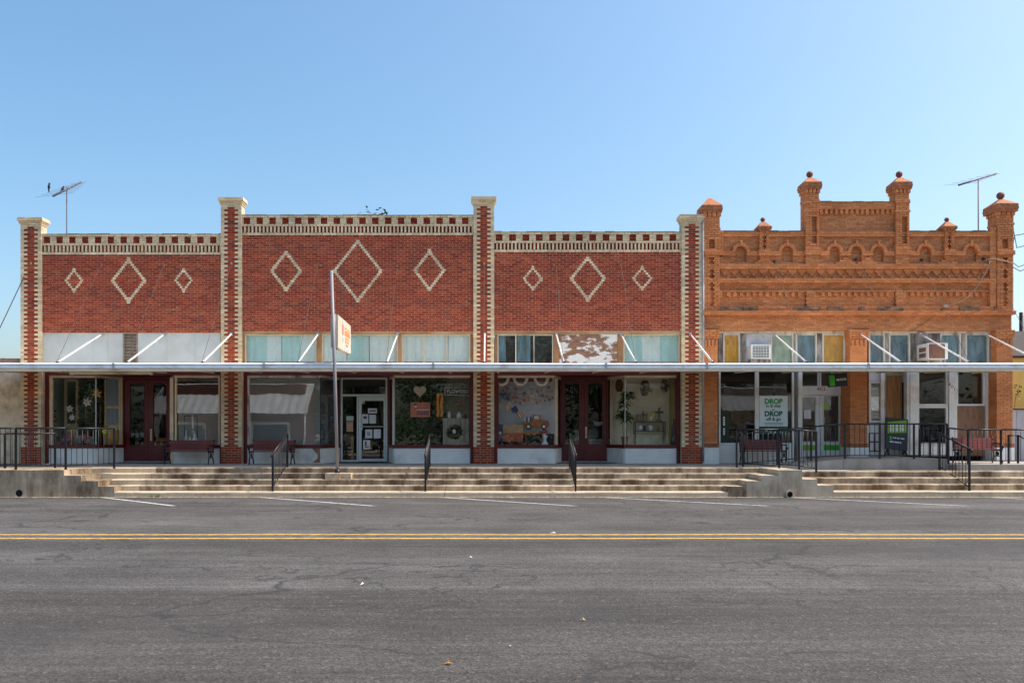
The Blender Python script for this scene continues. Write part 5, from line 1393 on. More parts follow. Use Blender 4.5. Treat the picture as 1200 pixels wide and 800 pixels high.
obj('sign_board', MB().box(-.30, .30, -.012, .012, -.225, .225), CORAL, cs, local=True)
fm = MB()
for a in ((-.30, .30, .215, .23), (-.30, .30, -.23, -.215)): fm.box(a[0], a[1], -.018, .016, a[2], a[3])
for a in ((-.31, -.295), (.295, .31)): fm.box(a[0], a[1], -.018, .016, -.23, .23)
obj('sign_edge', fm, plain('pink_edge', (0.66, 0.36, 0.32), .6), cs, local=True)
rr = random.Random(2)
for k in range(7): obj('lettering', MB().box(-.11+k*.056, -.075+k*.056, -.0155, -.0125, -.17, -.04+rr.uniform(-.01, .01)), PLUM, cs, local=True)
obj('underline', MB().box(-.13, .28, -.0155, -.0125, -.012, .006), PAPER, cs, local=True)
obj('lettering', MB().tube([(-.15+.03*k, -.014, .04+.025*math.sin(k*1.7)) for k in range(14)], .008, 5), PLUM, cs, local=True)
obj('emblem', MB().ball(-.16, -.014, .10, .05, .006, .03, 10, 6), PAPER, cs, local=True); obj('emblem', MB().ball(-.16, -.014, .16, .045, .006, .03, 10, 6), plain('emblem_dark', (0.12, 0.07, 0.05), .7), cs, local=True)
obj('ribbon', MB().tube([(-.1, 0, .22), (.0, 0, .40), (.09, 0, .22)], .008, 5), plain('orange_ribbon', (0.65, 0.22, 0.02), .6), cs, local=True)
ORIB = bpy.data.materials['orange_ribbon']
for k, (pxx, l) in enumerate(((513.2, 'left'), (517.6, 'right'))):
    t = thing('hanging_ribbon', l+' of two long orange ribbons beside the hedge wall', 'ribbon', V(pxx, 461, .7), 0, 'orange ribbons')
    m = MB(); N = 10
    for i in range(N+1): m.v += [(-.045+.01*math.sin(i), .02*math.sin(i*.8), -i*.073), (.045+.01*math.sin(i), .02*math.sin(i*.8+.6), -i*.073)]
    for i in range(N): m.face((2*i, 2*i+1, 2*i+3, 2*i+2))
    obj('strip', m, ORIB, t, local=True)
backing(523.2, 551, plain('olive_back', (0.26, 0.24, 0.17), .85, .15, 3, stretch=(5, 1, .3)), y=1.2)
fs = thing('flower_sign', 'black board with white lettering in a pale frame above the cabinet', 'sign', V(535.8, 458.6, .6))
obj('sign_board', MB().box(-.37, .37, -.012, .012, -.10, .10), BLK, fs, local=True)
obj('sign_frame', MB().box(-.40, .40, -.02, .01, .10, .125).box(-.40, .40, -.02, .01, -.125, -.10).box(-.40, -.37, -.02, .01, -.1, .1).box(.37, .40, -.02, .01, -.1, .1), plain('pale_frame', (0.36, 0.38, 0.3), .7), fs, local=True)
text('sign_text', 'FLOWERS', .16, PAPER, fs, (0, -.0145, 0), local=True, sx=.92)
obj('cord', MB().tube([(-.34, 0, .12), (-.34, 0, .55)], .005, 4).tube([(.34, 0, .12), (.34, 0, .55)], .005, 4), BLACKM, fs, local=True)
cb = thing('plank_cabinet', 'grey plank cabinet with a green wreath in the flower shop window', 'cabinet', (wx(534.5, .75), .75, ZD)); GP = plain('grey_plank', (0.40, 0.38, 0.30), .8, .25, 6, stretch=(3, 1, .3))
for k in range(6): obj('plank', MB().box(-.42+k*.14+.004, -.28+k*.14-.004, -.02, .02, 0, .80), GP, cb, local=True)
obj('cabinet_top', MB().box(-.45, .45, -.04, .30, .801, .83), GP, cb, local=True)
wreath('green_wreath', 'green leaf wreath with white bow on the grey cabinet', V(532.5, 505.5, .68), .16, .075, BROWNW, leafm=LEAF, n=300, size=.06)
obj('bow', MB().ball(.0, -.06, 0, .06, .03, .08, 8, 6), PAPER, bpy.data.objects['green_wreath'], local=True)
for k, (pxx, r, h, mt, l) in enumerate(((526.5, .05, .22, PALEC, 'blue white bottle on the left end of the grey cabinet'), (538, .08, .20, PAPER, 'white cup on the grey cabinet'), (531.5, .04, .10, BROWNW, 'little brown jar left of the white cup'), (545, .05, .16, PLUM, 'dark jar at the right end of the grey cabinet'))):
    v_ = thing('small_jar', l, 'jar', (wx(pxx, .85), .85, ZD+.832), 0, 'jars on the cabinet')
    obj('body', MB().lathe([(.001, 0), (r, 0), (r*1.05, h*.6), (r*.6, h*.8), (r*.6, h), (.001, h)], 0, 0, 0, 12), mt, v_, local=True)
rd = thing('red_hat', 'small red wall ornament under the lettered board', 'ornament', V(538, 472.5, 1.1)); obj('ornament', MB().ball(0, .0, 0, .09, .03, .05, 10, 6).ball(0, 0, -.03, .13, .03, .02, 10, 6), CORAL, rd, local=True)
dch = thing('black_stool', 'black wire stool beside the grey cabinet', 'stool', (wx(512, .7), .7, ZD)); pm = MB()
for k in range(10):
    a = 2*math.pi*k/10; pm.tube([(.17*math.cos(a), .12*math.sin(a), 0), (.07*math.cos(a), .05*math.sin(a), .3), (.15*math.cos(a), .11*math.sin(a), .62)], .009, 5)
obj('wire_body', pm, BLACKM, dch, local=True); obj('seat', MB().lathe([(.001, 0), (.17, 0), (.16, .03), (.001, .03)], 0, 0, .62, 14), BLACKM, dch, local=True)
# notices on the aluminium door
for k, (a, b, c, d, l, mt) in enumerate(((431.2, 441.8, 478.2, 484, 'wide white notice at the top of the glass door', PAPER), (424.2, 431.6, 485.2, 496, 'white notice with dark picture left on the glass door', PAPER), (432.8, 440.6, 485.8, 496, 'plain white notice right of the picture notice', PAPER), (428, 436.2, 503, 513.2, 'white notice with grey circle under the push bar', PAPER), (438, 446.2, 502.8, 513.2, 'white notice right of the circle notice under the push bar', PAPER), (425.6, 433.8, 515.5, 526, 'lowest notice with blue and orange picture', PAPER), (406, 414.3, 487.5, 493, 'pale green notice on the narrow side pane', plain('mint_paper', (0.5, 0.62, 0.55), .7)), (406, 413.8, 494, 505.5, 'tan paper on the narrow side pane', plain('tan_paper', (0.55, 0.36, 0.25), .7)), (423.5, 427.3, 468.6, 472.8, 'tiny yellow sticker at the door glass top', plain('yellow_paper', (0.6, 0.58, 0.35), .7)))):
    y = YD-.008
    n_ = thing('paper_notice', l, 'notice', (wx((a+b)/2, y), y, wz(d, y)), 0, 'notices on the glass door')
    obj('sheet', MB().box(wx(a, y), wx(b, y), y-.003, y, wz(d, y), wz(c, y)), mt, n_)
    if k in (0, 1, 3, 5):
        mk = {0: (a+1.5, b-1.5, 480.4, 482), 1: (a+1.6, b-1.6, 487.5, 490.5), 3: (a+2, b-2, 506, 510), 5: (a+1.8, a+4.2, 517, 522)}[k]
        obj('print', MB().box(wx(mk[0], y), wx(mk[1], y), y-.0045, y-.0032, wz(mk[3], y), wz(mk[2], y)), plain('ink_grey%d' % k, ((.12, .12, .12), (.10, .08, .09), (.38, .4, .44), (.08, .1, .25))[(0, 1, 3, 5).index(k)], .7), n_)
    if k == 5: obj('print', MB().box(wx(a+2, y), wx(b-1.5, y), y-.0045, y-.0032, wz(524.5, y), wz(522.4, y)), SGO, n_)
mq = thing('wooden_post', 'turned tan wooden post standing behind the side pane', 'post', (wx(413, 1.7), 1.7, .72)); obj('shaft', MB().lathe([(.001, 0), (.09, 0), (.06, .1), (.05, .7), (.08, .78), (.04, .86), (.001, .9)], 0, 0, 0, 12), plain('tan_wood', (0.40, 0.26, 0.14), .6), mq, local=True)
# bay 3 left window: bunting, truck, flag
backing(583, 651, plain('pale_blue_back', (0.60, 0.62, 0.68), .85, .06, 2), y=1.05)
obj('dark_lower_backing', MB().box(wx(583, .95), wx(650, .95), .95, 1.04, ZD, wz(508, .95)), BLK, RB)  # dark backing behind the lower half of the display
val = obj('valance', MB().box(wx(583, .5), wx(647, .5), .5, .53, wz(447, .5), 3.42), MAROON, RB)
RINGM = plain('cream_ring', (0.80, 0.66, 0.54), .7)
for k, pxx in enumerate((588.0, 610, 634.3)):
    t = thing('cream_hoop', ('left', 'middle', 'right')[k]+' cream hoop hanging at the top of the bunting window', 'hoop', V(pxx, 442, .42), 0, 'cream hoops'); N = 20
    obj('hoop', MB().tube([(.20*math.cos(math.pi+math.pi*i/N), 0, .24*math.sin(math.pi+math.pi*i/N)) for i in range(N+1)], .05, 8), RINGM, t, local=True)
rr = random.Random(8); FR = plain('flag_red', (0.45, 0.06, 0.06), .7); FB = plain('flag_blue', (0.04, 0.06, 0.16), .7); FW = plain('flag_cream', (0.62, 0.52, 0.42), .7)
gl_ = thing('star_garland', 'red white and blue star garland strung across the bunting window', 'garland', V(615, 455, .6))
for s, (z0, n_, x0, x1) in enumerate(((452, 12, 588, 646), (457, 14, 586, 648), (462, 12, 594, 650))):
    obj('string', MB().tube([V(x0+(x1-x0)*i/8, z0+4*math.sin(i/8*3.14)+s, .6+.05*s) for i in range(9)], .004, 4), BLACKM, gl_)
    for i in range(n_):
        t = (i+.5)/n_; c = V(x0+(x1-x0)*t+rr.uniform(-1, 1), z0+4*math.sin(t*3.14)+s+rr.uniform(0, 5), .58+.05*s); q = rr.uniform(.045, .08)
        pts = []
        for k in range(10):
            a = math.pi/2+math.pi*k/5; r_ = q if k % 2 == 0 else q*.45; pts.append((c[0]+r_*math.cos(a), c[2]+r_*math.sin(a)))
        obj('star', MB().poly_prism(pts, 'y', c[1]-.006, c[1]+.006), rr.choice((FR, FR, FB, FW)), gl_)
for k, (pxx, pyy, mt) in enumerate(((590.5, 466.5, FB), (594.8, 478.5, None), (602.3, 482.3, FB), (609.8, 488, None))):
    t = thing('pennant', ('dark blue pennant at the upper left of bunting window', 'striped pennant above the star flag', 'dark blue pennant between two striped ones', 'striped pennant beside the orange truck')[k], 'pennant', V(pxx, pyy-4, .55), 0, 'pennants in the bunting window')
    t.rotation_euler = (0, R(-32), 0)
    if mt: obj('cloth', MB().poly_prism([(-.10, .05), (.10, .05), (.10, -.12), (0, -.19), (-.10, -.12)], 'y', -.004, .004), mt, t, local=True)
    else:
        for q in range(6): obj('stripe', MB().box(-.10+q*.0334, -.10+(q+1)*.0334-.001, -.004, .004, -.17+.06*abs(q-2.5)/2.5, .05), FR if q % 2 == 0 else FW, t, local=True)
fl = thing('star_flag', 'blue tan and red flag with a white star in the bunting window', 'flag', V(598, 507, .55))
ZFL = (wz(517.3, .55)-fl.location.z, wz(497, .55)-fl.location.z)
obj('blue_field', MB().box(-.40, -.235, -.008, .008, ZFL[0], ZFL[1]), FB, fl, local=True); obj('tan_band', MB().box(-.234, .40, -.008, .008, (ZFL[0]+ZFL[1])/2+.0, ZFL[1]), plain('tan_cloth', (0.50, 0.32, 0.17), .8), fl, local=True); obj('red_band', MB().box(-.234, .40, -.008, .008, ZFL[0], (ZFL[0]+ZFL[1])/2-.001), plain('brick_cloth', (0.45, 0.11, 0.06), .8), fl, local=True)
pts = []
for k in range(10):
    a = math.pi/2+math.pi*k/5; r_ = .07 if k % 2 == 0 else .028; pts.append((-.318+r_*math.cos(a), r_*math.sin(a)))
obj('star', MB().poly_prism(pts, 'y', -.014, -.0085), PAPER, fl, local=True)
tr = thing('toy_truck', 'orange cut-out pickup truck with dark cab window in bunting window', 'truck', V(628, 501.5, .8)); TO = plain('truck_orange', (0.42, 0.13, 0.035), .6, .15, 8)
obj('body', MB().poly_prism([(-.40, .04), (.40, .04), (.42, .14), (.38, .24), (.16, .27), (.13, .42), (-.08, .42), (-.12, .27), (-.14, .22), (-.40, .22)], 'y', -.03, .03), TO, tr, local=True)
obj('cab_window', MB().poly_prism([(-.06, .29), (.10, .29), (.08, .39), (-.05, .39)], 'y', -.036, -.031), PALEC, tr, local=True)
for s in (-.24, .25):
    w_ = obj('wheel', MB().tube([(s, -.05, .05), (s, .0, .05)], .095, 16), BLACKM, tr, local=True); obj('hub', MB().tube([(s, -.058, .05), (s, -.051, .05)], .05, 14), PAPER, w_)
for k in range(4): obj('bed_slat', MB().box(-.37+k*.06, -.33+k*.06, -.04, -.031, .20, .36), FB if k % 2 else PAPER, tr, local=True)
sh = thing('brown_shelf', 'scalloped brown shelf below the orange truck', 'shelf', V(626, 509, .8)); obj('shelf_board', MB().poly_prism([(-.36, .12), (.30, .12), (.30, .02), (.2, -.02), (.1, .03), (0, -.02), (-.1, .03), (-.2, -.02), (-.36, .03)], 'y', -.03, .2), PLY, sh, local=True)
for s in (-1, 1): obj('leg', MB().box(s*.26-.02, s*.26+.02, .0, .04, ZD-sh.location.z, .0), PLY, sh, local=True)
bu = thing('mannequin_head', 'white mannequin head wearing a red hat in the bunting window', 'mannequin', (wx(638.5, .6), .6, ZD))
obj('head', MB().lathe([(.001, 0), (.11, 0), (.10, .04), (.055, .10), (.05, .18), (.075, .24), (.085, .32), (.075, .38), (.001, .42)], 0, 0, 0, 14).ball(.07, -.01, .29, .03, .02, .03, 8, 6), PAPER, bu, local=True)
obj('hat', MB().lathe([(.15, 0), (.15, .01), (.09, .03), (.085, .11), (.001, .13)], 0, 0, .36, 14), FR, bu, local=True)
obj('sunglasses', MB().box(.03, .09, -.085, -.05, .29, .33), BLACKM, bu, local=True)
# inside the right maroon doors
y = 2.0
pp = pot('plant_pot', 'white pot with bright green plant inside the right maroon doors', (wx(666, y), y, 1.0), .1, .13, .26, PAPER, 'plant'); m = MB(); rr = random.Random(4)
leaves(m, 90, lambda r: (r.uniform(-.2, .2), r.uniform(-.15, .15), r.uniform(.3, .8)), .10, rr); obj('foliage', m, leafmat('bright_leaves', (0.12, 0.28, 0.03)), pp, local=True)
tb = thing('white_chest', 'low white painted chest inside the right maroon doors', 'chest', (wx(688, y+.3), y+.3, .72)); obj('body', MB().box(-.72, .72, -.2, .25, .04, .68), OLDW, tb, local=True); obj('chest_top', MB().box(-.75, .75, -.23, .27, .681, .72), WHITE, tb, local=True)
for s in (-.36, .36): obj('drawer', MB().box(s-.3, s+.3, -.215, -.201, .2, .6), WHITE, tb, local=True)
for k, (pxx, r, mt, l) in enumerate(((675, .16, OLDW, 'pale round platter in the left leaf of right maroon doors'), (695, .18, ROOMG, 'grey round platter in the right leaf of right maroon doors'))):
    t = thing('round_platter', l, 'platter', (wx(pxx, y+.2), y+.25, 1.44+r), 0, 'round platters'); obj('disc', MB().tube([(0, -.02, 0), (0, .02, 0)], r, 24), mt, t, local=True); obj('rim', MB().tube([(r*math.cos(a*.2618), -.025, r*math.sin(a*.2618)) for a in range(25)], .015, 6), mt, t, local=True)
wb = thing('white_bird_ornament', 'white bird ornament high inside the right maroon door leaf', 'ornament', (wx(700.5, y), y, 1.95)); obj('body', MB().ball(0, 0, 0, .14, .07, .08, 12, 8).ball(-.12, 0, .06, .05, n=8, m=6).tube([(.1, 0, .02), (.24, 0, .08)], .04, 6, r2=.02), PAPER, wb, local=True); obj('stand', MB().tube([(0, 0, -.06), (0, .15, -.5)], .01, 5), BLACKM, wb, local=True)
# bay 3 right window
backing(716, 797, ROOMC, y=1.3); obj('display_side', MB().box(wx(787.5, .9), wx(796, .9), .36, 1.28, ZD, 3.42), plain('yellow_wall', (0.50, 0.38, 0.14), .8, .1, 3), RB)
LANT = plain('lantern_wicker', (0.14, 0.07, 0.035), .8, .4, 30, bmp=.5)
for k, (pxx, pyy, r, h) in enumerate(((725.8, 451.6, .12, .36), (755.6, 454.6, .15, .46), (779, 452, .125, .36))):
    t = thing('wicker_lantern', ('small dark wicker lantern hanging above the tall plant', 'largest dark wicker lantern, hanging in the middle', 'small dark wicker lantern hanging near the yellow wall')[k], 'lantern', V(pxx, pyy, .85), 0, 'wicker lanterns')
    prof = [(r*.55, -h/2), (r*.9, -h*.25), (r, 0), (r*.9, h*.25), (r*.55, h/2)]
    m = MB()
    for i in range(14):
        a = 2*math.pi*i/14; m.tube([(q*math.cos(a+.5*j), q*math.sin(a+.5*j), z) for j, (q, z) in enumerate(prof)], .013, 5); m.tube([(q*math.cos(a-.5*j), q*math.sin(a-.5*j), z) for j, (q, z) in enumerate(prof)], .013, 5)
    for q, z in ((prof[0]), (prof[4])): m.tube([(q*math.cos(i*.4488), q*math.sin(i*.4488), z) for i in range(15)], .018, 5)
    obj('cage', m, LANT, t, local=True); obj('cord', MB().tube([(0, 0, h/2), (0, 0, 3.42-t.location.z)], .006, 4), BLACKM, t, local=True)
    obj('liner', MB().lathe([(r*.4, -h/2), (r*.75, 0), (r*.4, h/2)], 0, 0, 0, 10), LANT, t, local=True)
yp2 = .62
pl = thing('potted_dracaena', 'tall cane plant with spiky leaf heads in a terracotta pot', 'plant', (wx(732.3, yp2), yp2, ZD))
obj('pot', MB().lathe([(.001, 0), (.085, 0), (.12, .2), (.13, .22), (.13, .26), (.1, .26), (.09, .2)], 0, 0, 0, 16), plain('terracotta_pot', (0.33, 0.14, 0.06), .8), pl, local=True)
CANE = plain('cane', (0.36, 0.28, 0.15), .7)
LB = plain('blade_leaf', (0.035, 0.085, 0.02), .45, .3, 8)
for (dx, dz, n_) in ((.10, 1.55, 60), (-.09, .98, 55), (.08, .86, 46), (-.02, 1.30, 30)):
    obj('cane', MB().tube([(dx*.4, 0, .2), (dx*.8, 0, dz*.6), (dx, 0, dz)], .016, 6), CANE, pl, local=True)
    m = MB(); rr = random.Random(int(dz*100))
    for k in range(n_):
        a = rr.uniform(0, 6.28); L = rr.uniform(.22, .38); up = rr.uniform(-.3, .9)
        d = Vector((math.cos(a), math.sin(a)*.7, 0)); s = Vector((-math.sin(a), math.cos(a), 0))*.045; b0 = Vector((dx, 0, dz+rr.uniform(-.12, .05)))
        p1 = b0+d*L*.5+Vector((0, 0, L*.45*up)); p2 = b0+d*L+Vector((0, 0, L*(.5*up-.35)))
        m.quad(b0-s*.5, b0+s*.5, p1+s, p1-s); k0 = len(m.v); m.v.append(tuple(p2)); m.face((k0-2, k0-1, k0)) if False else m.face((k0-1, k0-2, k0))
    obj('leaf_head', m, LB, pl, local=True)
ct = thing('console_table', 'black metal two-tier console table in the cream display window', 'table', (wx(761, .95), .95, ZD)); pm = []
for sx_ in (-1, 1):
    for sy_ in (-1, 1): obj('leg', MB().box(sx_*.47-.014, sx_*.47+.014, sy_*.13-.014, sy_*.13+.014, 0, .70), BLACKM, ct, local=True)
obj('table_top', MB().box(-.50, .50, -.16, .16, .70, .73), BLACKM, ct, local=True); obj('shelf', MB().box(-.45, .45, -.11, .11, .42, .44), BLACKM, ct, local=True)
BRZ = plain('bronze', (0.10, 0.065, 0.035), .5); zt_ = ZD+.732
for pxx, s, l in ((772.3, 1.0, 'larger dark cross on the console table'), (753.6, .75, 'smaller dark cross on the console table')):
    c_ = thing('cross', l, 'cross', (wx(pxx, .95), .93, zt_), 0, 'crosses on the console'); obj('cross_bars', MB().box(-.03*s, .03*s, -.02, .02, .05*s, .45*s).box(-.13*s, .13*s, -.019, .019, .27*s, .33*s).box(-.08*s, .08*s, -.05, .05, 0, .05*s), BRZ, c_, local=True)
cl_ = thing('candle_lantern', 'golden square candle holder on the console table', 'candle holder', (wx(762.5, .95), .95, zt_)); GOLD = plain('gold_glass', (0.5, 0.34, 0.09), .4)
obj('case', MB().box(-.11, .11, -.06, -.05, 0, .30).box(-.11, .11, .05, .06, 0, .30).box(-.11, .11, -.06, .06, 0, .02), GOLD, cl_, local=True); obj('candle', MB().tube([(0, -.08, 0), (0, -.08, .16)], .03, 10), PAPER, cl_, local=True)
wp = pot('wicker_ball', 'brown wicker vase at the left end of console table', (wx(748.5, .95), .95, zt_), .08, .10, .24, plain('pale_wicker', (0.34, 0.2, 0.1), .8, .3, 30), 'vase')
for k, (pxx, r, mt) in enumerate(((750.5, .09, PALEC), (755.5, .06, PLUM), (762.5, .09, PALEC), (771, .08, plain('olive_bowl', (0.25, 0.22, 0.1), .6)))):
    t = pot('shelf_bowl', ('pale blue bowl at the left of the console shelf', 'dark bowl between two pale ones on the shelf', 'pale blue bowl in the middle of the console shelf', 'olive bowl at the right of the console shelf')[k], (wx(pxx, .95), .95, ZD+.441), r*.5, r, .17, mt, 'bowl', group='bowls on the console shelf')
stt = thing('robed_statue', 'slim dark green robed statue at the right of the cream display', 'statue', (wx(790.2, .5), .5, ZD)); obj('robe', MB().lathe([(.001, 0), (.12, 0), (.11, .1), (.075, .45), (.08, .58), (.03, .66), (.035, .70), (.05, .76), (.03, .83), (.001, .84)], 0, 0, 0, 14, sy=.7), plain('verdigris', (0.04, 0.07, 0.06), .6), stt, local=True)
# --- orange building windows
y = YO-.008
po = thing('drop_poster', 'large white poster with green lettering in the shop window', 'poster', (wx(906.5, y), y, wz(500, y)))
x0, x1 = wx(889.8, y), wx(923, y)
obj('sheet', MB().box(x0, x1, y-.005, y, wz(499.6, y), wz(463.8, y)), plain('poster_white', (0.66, 0.76, 0.80), .6, .03, 3), po)
G1 = plain('poster_green', (0.02, 0.30, 0.09), .6); G2 = plain('poster_dark_green', (0.01, 0.11, 0.09), .6); G3 = plain('poster_mid_green', (0.02, 0.22, 0.10), .6)
for s, py, size, mt, bd, sx_ in (('DROP', 470.3, .215, G1, .010, .97), ('in & stay', 475.4, .135, G3, .004, 1.0), ('or', 480, .09, G2, .003, 1), ('DROP', 484.8, .215, G2, .010, .97), ('off & go', 490.9, .145, G2, .004, 1.0)):
    text('poster_text', s, size, mt, po, (wx(906.3, y), y-.0065, wz(py, y)), sx=sx_, bold=bd, depth=.001)
obj('print_line', MB().box(wx(896, y), wx(917, y), y-.0065, y-.0052, wz(496, y), wz(495.4, y)).box(wx(896, y), wx(917, y), y-.0065, y-.0052, wz(497.6, y), wz(497.1, y)), G2, po)
ban = thing('window_banner', 'dark green banner strip under the white poster', 'banner', (wx(905, y), y, wz(508.5, y))); obj('sheet', MB().box(wx(890, y), wx(923, y), y-.005, y, wz(508.8, y), wz(501, y)), plain('banner_green', (0.01, 0.14, 0.08), .6), ban)
for k in range(4): obj('lettering', MB().box(wx(897+k*5, y), wx(900+k*5, y), y-.0065, y-.0052, wz(506.8, y), wz(503.5, y)), PALEC, ban)
vb_ = thing('window_banner', 'narrow dark vertical banner with pale vertical lettering beside the orange pier', 'banner', (wx(850, y), y, wz(517, y))); obj('sheet', MB().box(wx(845.8, y), wx(854.5, y), y-.005, y, wz(517, y), wz(481, y)), plain('banner_dark', (0.012, 0.03, 0.014), .5), vb_)
for k, q in enumerate((489, 491.8, 494.6, 497.2, 502.5, 505.3, 508)): obj('lettering', MB().box(wx(847.4, y), wx(849.4, y), y-.0065, y-.0052, wz(q+1.2, y), wz(q-1, y)), PALEC, vb_)
y = yo-.008
for k, (a, b, c, d, mt, l) in enumerate(((942, 950.4, 480, 490.4, PAPER, 'white notice on the left white door'), (965.4, 971, 473.2, 478.8, plain('lime_paper', (0.35, 0.62, 0.03), .6), 'lime green square sticker on the right white door'), (971.6, 975.4, 480, 487.5, plain('navy_sticker', (0.02, 0.03, 0.10), .5), 'dark blue sticker on the right white door'))):
    n_ = thing('door_sticker', l, 'notice', (wx(a, y), y, wz(d, y)), 0, 'papers on the white doors'); obj('sheet', MB().box(wx(a, y), wx(b, y), y-.003, y, wz(d, y), wz(c, y)), mt, n_)
dk = thing('reception_desk', 'dark desk inside the shop with green papers', 'desk', (wx(870, 3), 3, .79)); obj('desk_top', MB().box(-1.2, 1.2, -.3, .4, .72, .76), PLYG, dk, local=True); obj('desk_front', MB().box(-1.15, 1.15, -.25, -.2, 0, .72), BLUEG, dk, local=True)
obj('blue_wall_panel', MB().box(wx(846, 5), wx(925, 5), 5.0, 5.1, 1.7, 3.0), plain('navy_wall', (0.012, 0.035, 0.09), .6), OB)
bagm = thing('dark_bundle', 'black bag lying inside the tall two-pane window', 'bag', (wx(1098, .85), .85, 1.35)); obj('body', MB().ball(0, 0, .26, .18, .12, .17, 12, 8).tube([(-.1, 0, .2), (-.16, 0, .02)], .05, 6).tube([(.1, 0, .2), (.14, 0, .02)], .05, 6), BLACKM, bagm, local=True)
obj('shelf_board', MB().box(wx(1075, .9), wx(1110, .9), .62, 1.2, 1.30, 1.345), WHITE, OB)
obj('interior_screen', MB().box(wx(1072, 1.7), wx(1160, 1.7), 1.7, 1.75, .8, 3.9), plain('dim_screen', (0.10, 0.11, 0.12), .8), OB)
# ------------------------------------------------------------------ neighbours left and right
STUC = plain('old_stucco', (0.76, 0.62, 0.45), .9, .14, 3, bmp=.2, dirt=(0.36, 0.25, 0.17), dirt_amt=(.5, .72))
STUT = plain('stone_top', (0.36, 0.22, 0.16), .9, .3, 4, bmp=.4, dirt=(0.16, 0.11, 0.09), dirt_amt=(.5, .7))
ls = thing('stucco_building', 'low tan stucco wall with ragged stone top at the left edge', 'building', (-18, .5, .7))
xe = PX[0]-PW/2-.03
obj('wall', MB().poly_prism([(-40, .6), (xe, .6), (xe, wz(424, .4)), (wx(5, .4), wz(419.5, .4)), (-40, 3.95)], 'y', .4, .75), STUC, ls)
m = MB(); rr = random.Random(2); x = -30
while x < xe:
    e = min(xe, x+rr.uniform(.25, .6)); zz = wz(419, .4)-(max(0, x-wx(3, .4)))*.22; m.box(x, e-.01, .36, .80, zz-.34, zz+rr.uniform(-.03, .05)); x = e
obj('stone_cap', m, STUT, ls, kind='stuff')
obj('body', MB().box(-40, xe-.4, .76, 12, .6, 3.6), STUC, ls)
YEL = plain('yellow_stucco', (0.80, 0.52, 0.15), .85, .08, 2, bmp=.1)
yb_ = thing('yellow_building', 'bright yellow stucco building at the right edge behind the fence', 'building', (20, 2, .7))
obj('wall', MB().box(OX1+.3, 45, 2.0, 2.3, .5, wz(419, 2)), YEL, yb_)
obj('roof', MB().poly_prism([(1.9, wz(419, 2)), (1.9, wz(417, 2)), (6, wz(388, 6)), (6, wz(419, 2))], 'x', OX1+.35, 45), plain('dark_shingle', (0.05, 0.04, 0.035), .9, .3, 6), yb_)
fn = thing('metal_fence', 'pale grey metal panel fence at the right edge', 'fence', (OX1+.5, 1.2, .7))
for k in range(12): obj('panel', MB().box(OX1+.05+k*.42, OX1+.05+k*.42+.405, 1.18, 1.2, .72, wz(480, 1.2)), plain('fence_grey', (0.42, 0.44, 0.47), .5, .1, 3) if k == 0 else bpy.data.materials['fence_grey'], fn)
obj('top_rail', MB().box(OX1+.04, OX1+5.2, 1.16, 1.22, wz(480, 1.2), wz(478.6, 1.2)), BLACKM, fn)
vn = thing('climbing_vine', 'small leafy sprig against the yellow wall', 'plant', V(1190, 480, 1.6)); m = MB(); rr = random.Random(6)
leaves(m, 26, lambda r: (r.uniform(-.02, .22), r.uniform(-.05, .1), r.uniform(.35, .85)), .07, rr); obj('leaves', m, LEAF, vn, local=True); obj('stem', MB().tube([(-.05, 0, -.1), (.0, 0, .4), (.15, 0, .8)], .008, 5), BROWNW, vn, local=True)
up = thing('utility_pole', 'distant dark utility pole with crossarm at the right edge', 'pole', (wx(1197.5, 12), 12, 0)); obj('pole', MB().tube([(wx(1197.5, 12), 12, 0), (wx(1197.5, 12), 12, wz(366, 12))], .11, 8), BLACKM, up); obj('crossarm', MB().box(wx(1194, 12), wx(1204, 12), 11.9, 12.0, wz(372, 12), wz(370, 12)), BLACKM, up)

# ------------------------------------------------------------------ trees
BARK = plain('bark', (0.10, 0.075, 0.055), .9, .3, 8, bmp=.4, stretch=(1, 1, .3))
def tree(label, x, y, h, rad, seed, n=2600, size=.16, group='trees across the street'):
    rr = random.Random(seed); t = thing('shade_tree', label, 'tree', (x, y, 0), 0, group)
    m = MB(); m.tube([(0, 0, -.02), (.1, .05, h*.25), (.05, 0, h*.5), (0, 0, h*.8)], .22, 8, r2=.06)
    cl = []
    for k in range(11):
        a = rr.uniform(0, 6.28); q = rr.uniform(.2, .85)*rad; c = Vector((q*math.cos(a), q*math.sin(a), h*rr.uniform(.42, .86))); cl.append((c, rad*rr.uniform(.32, .5)))
        m.tube([(0.05, 0, h*.35), tuple(Vector((0, 0, h*.5)).lerp(c, .5)), tuple(c)], .07, 5, r2=.02)
    obj('trunk', m, BARK, t, local=True)
    m = MB()
    def f(r):
        c, q = r.choice(cl); d = Vector((r.gauss(0, 1), r.gauss(0, 1), r.gauss(0, .8))).normalized()*q*(r.random()**.45); return c+d
    leaves(m, n, f, size, rr); obj('crown', m, LEAFD if seed % 2 else LEAF, t, local=True)
    return t
tree('treetop just showing over the middle parapet', wx(438, 15), 15, 13.7, 2.2, 21, 1800, .14, 'trees behind the shops')
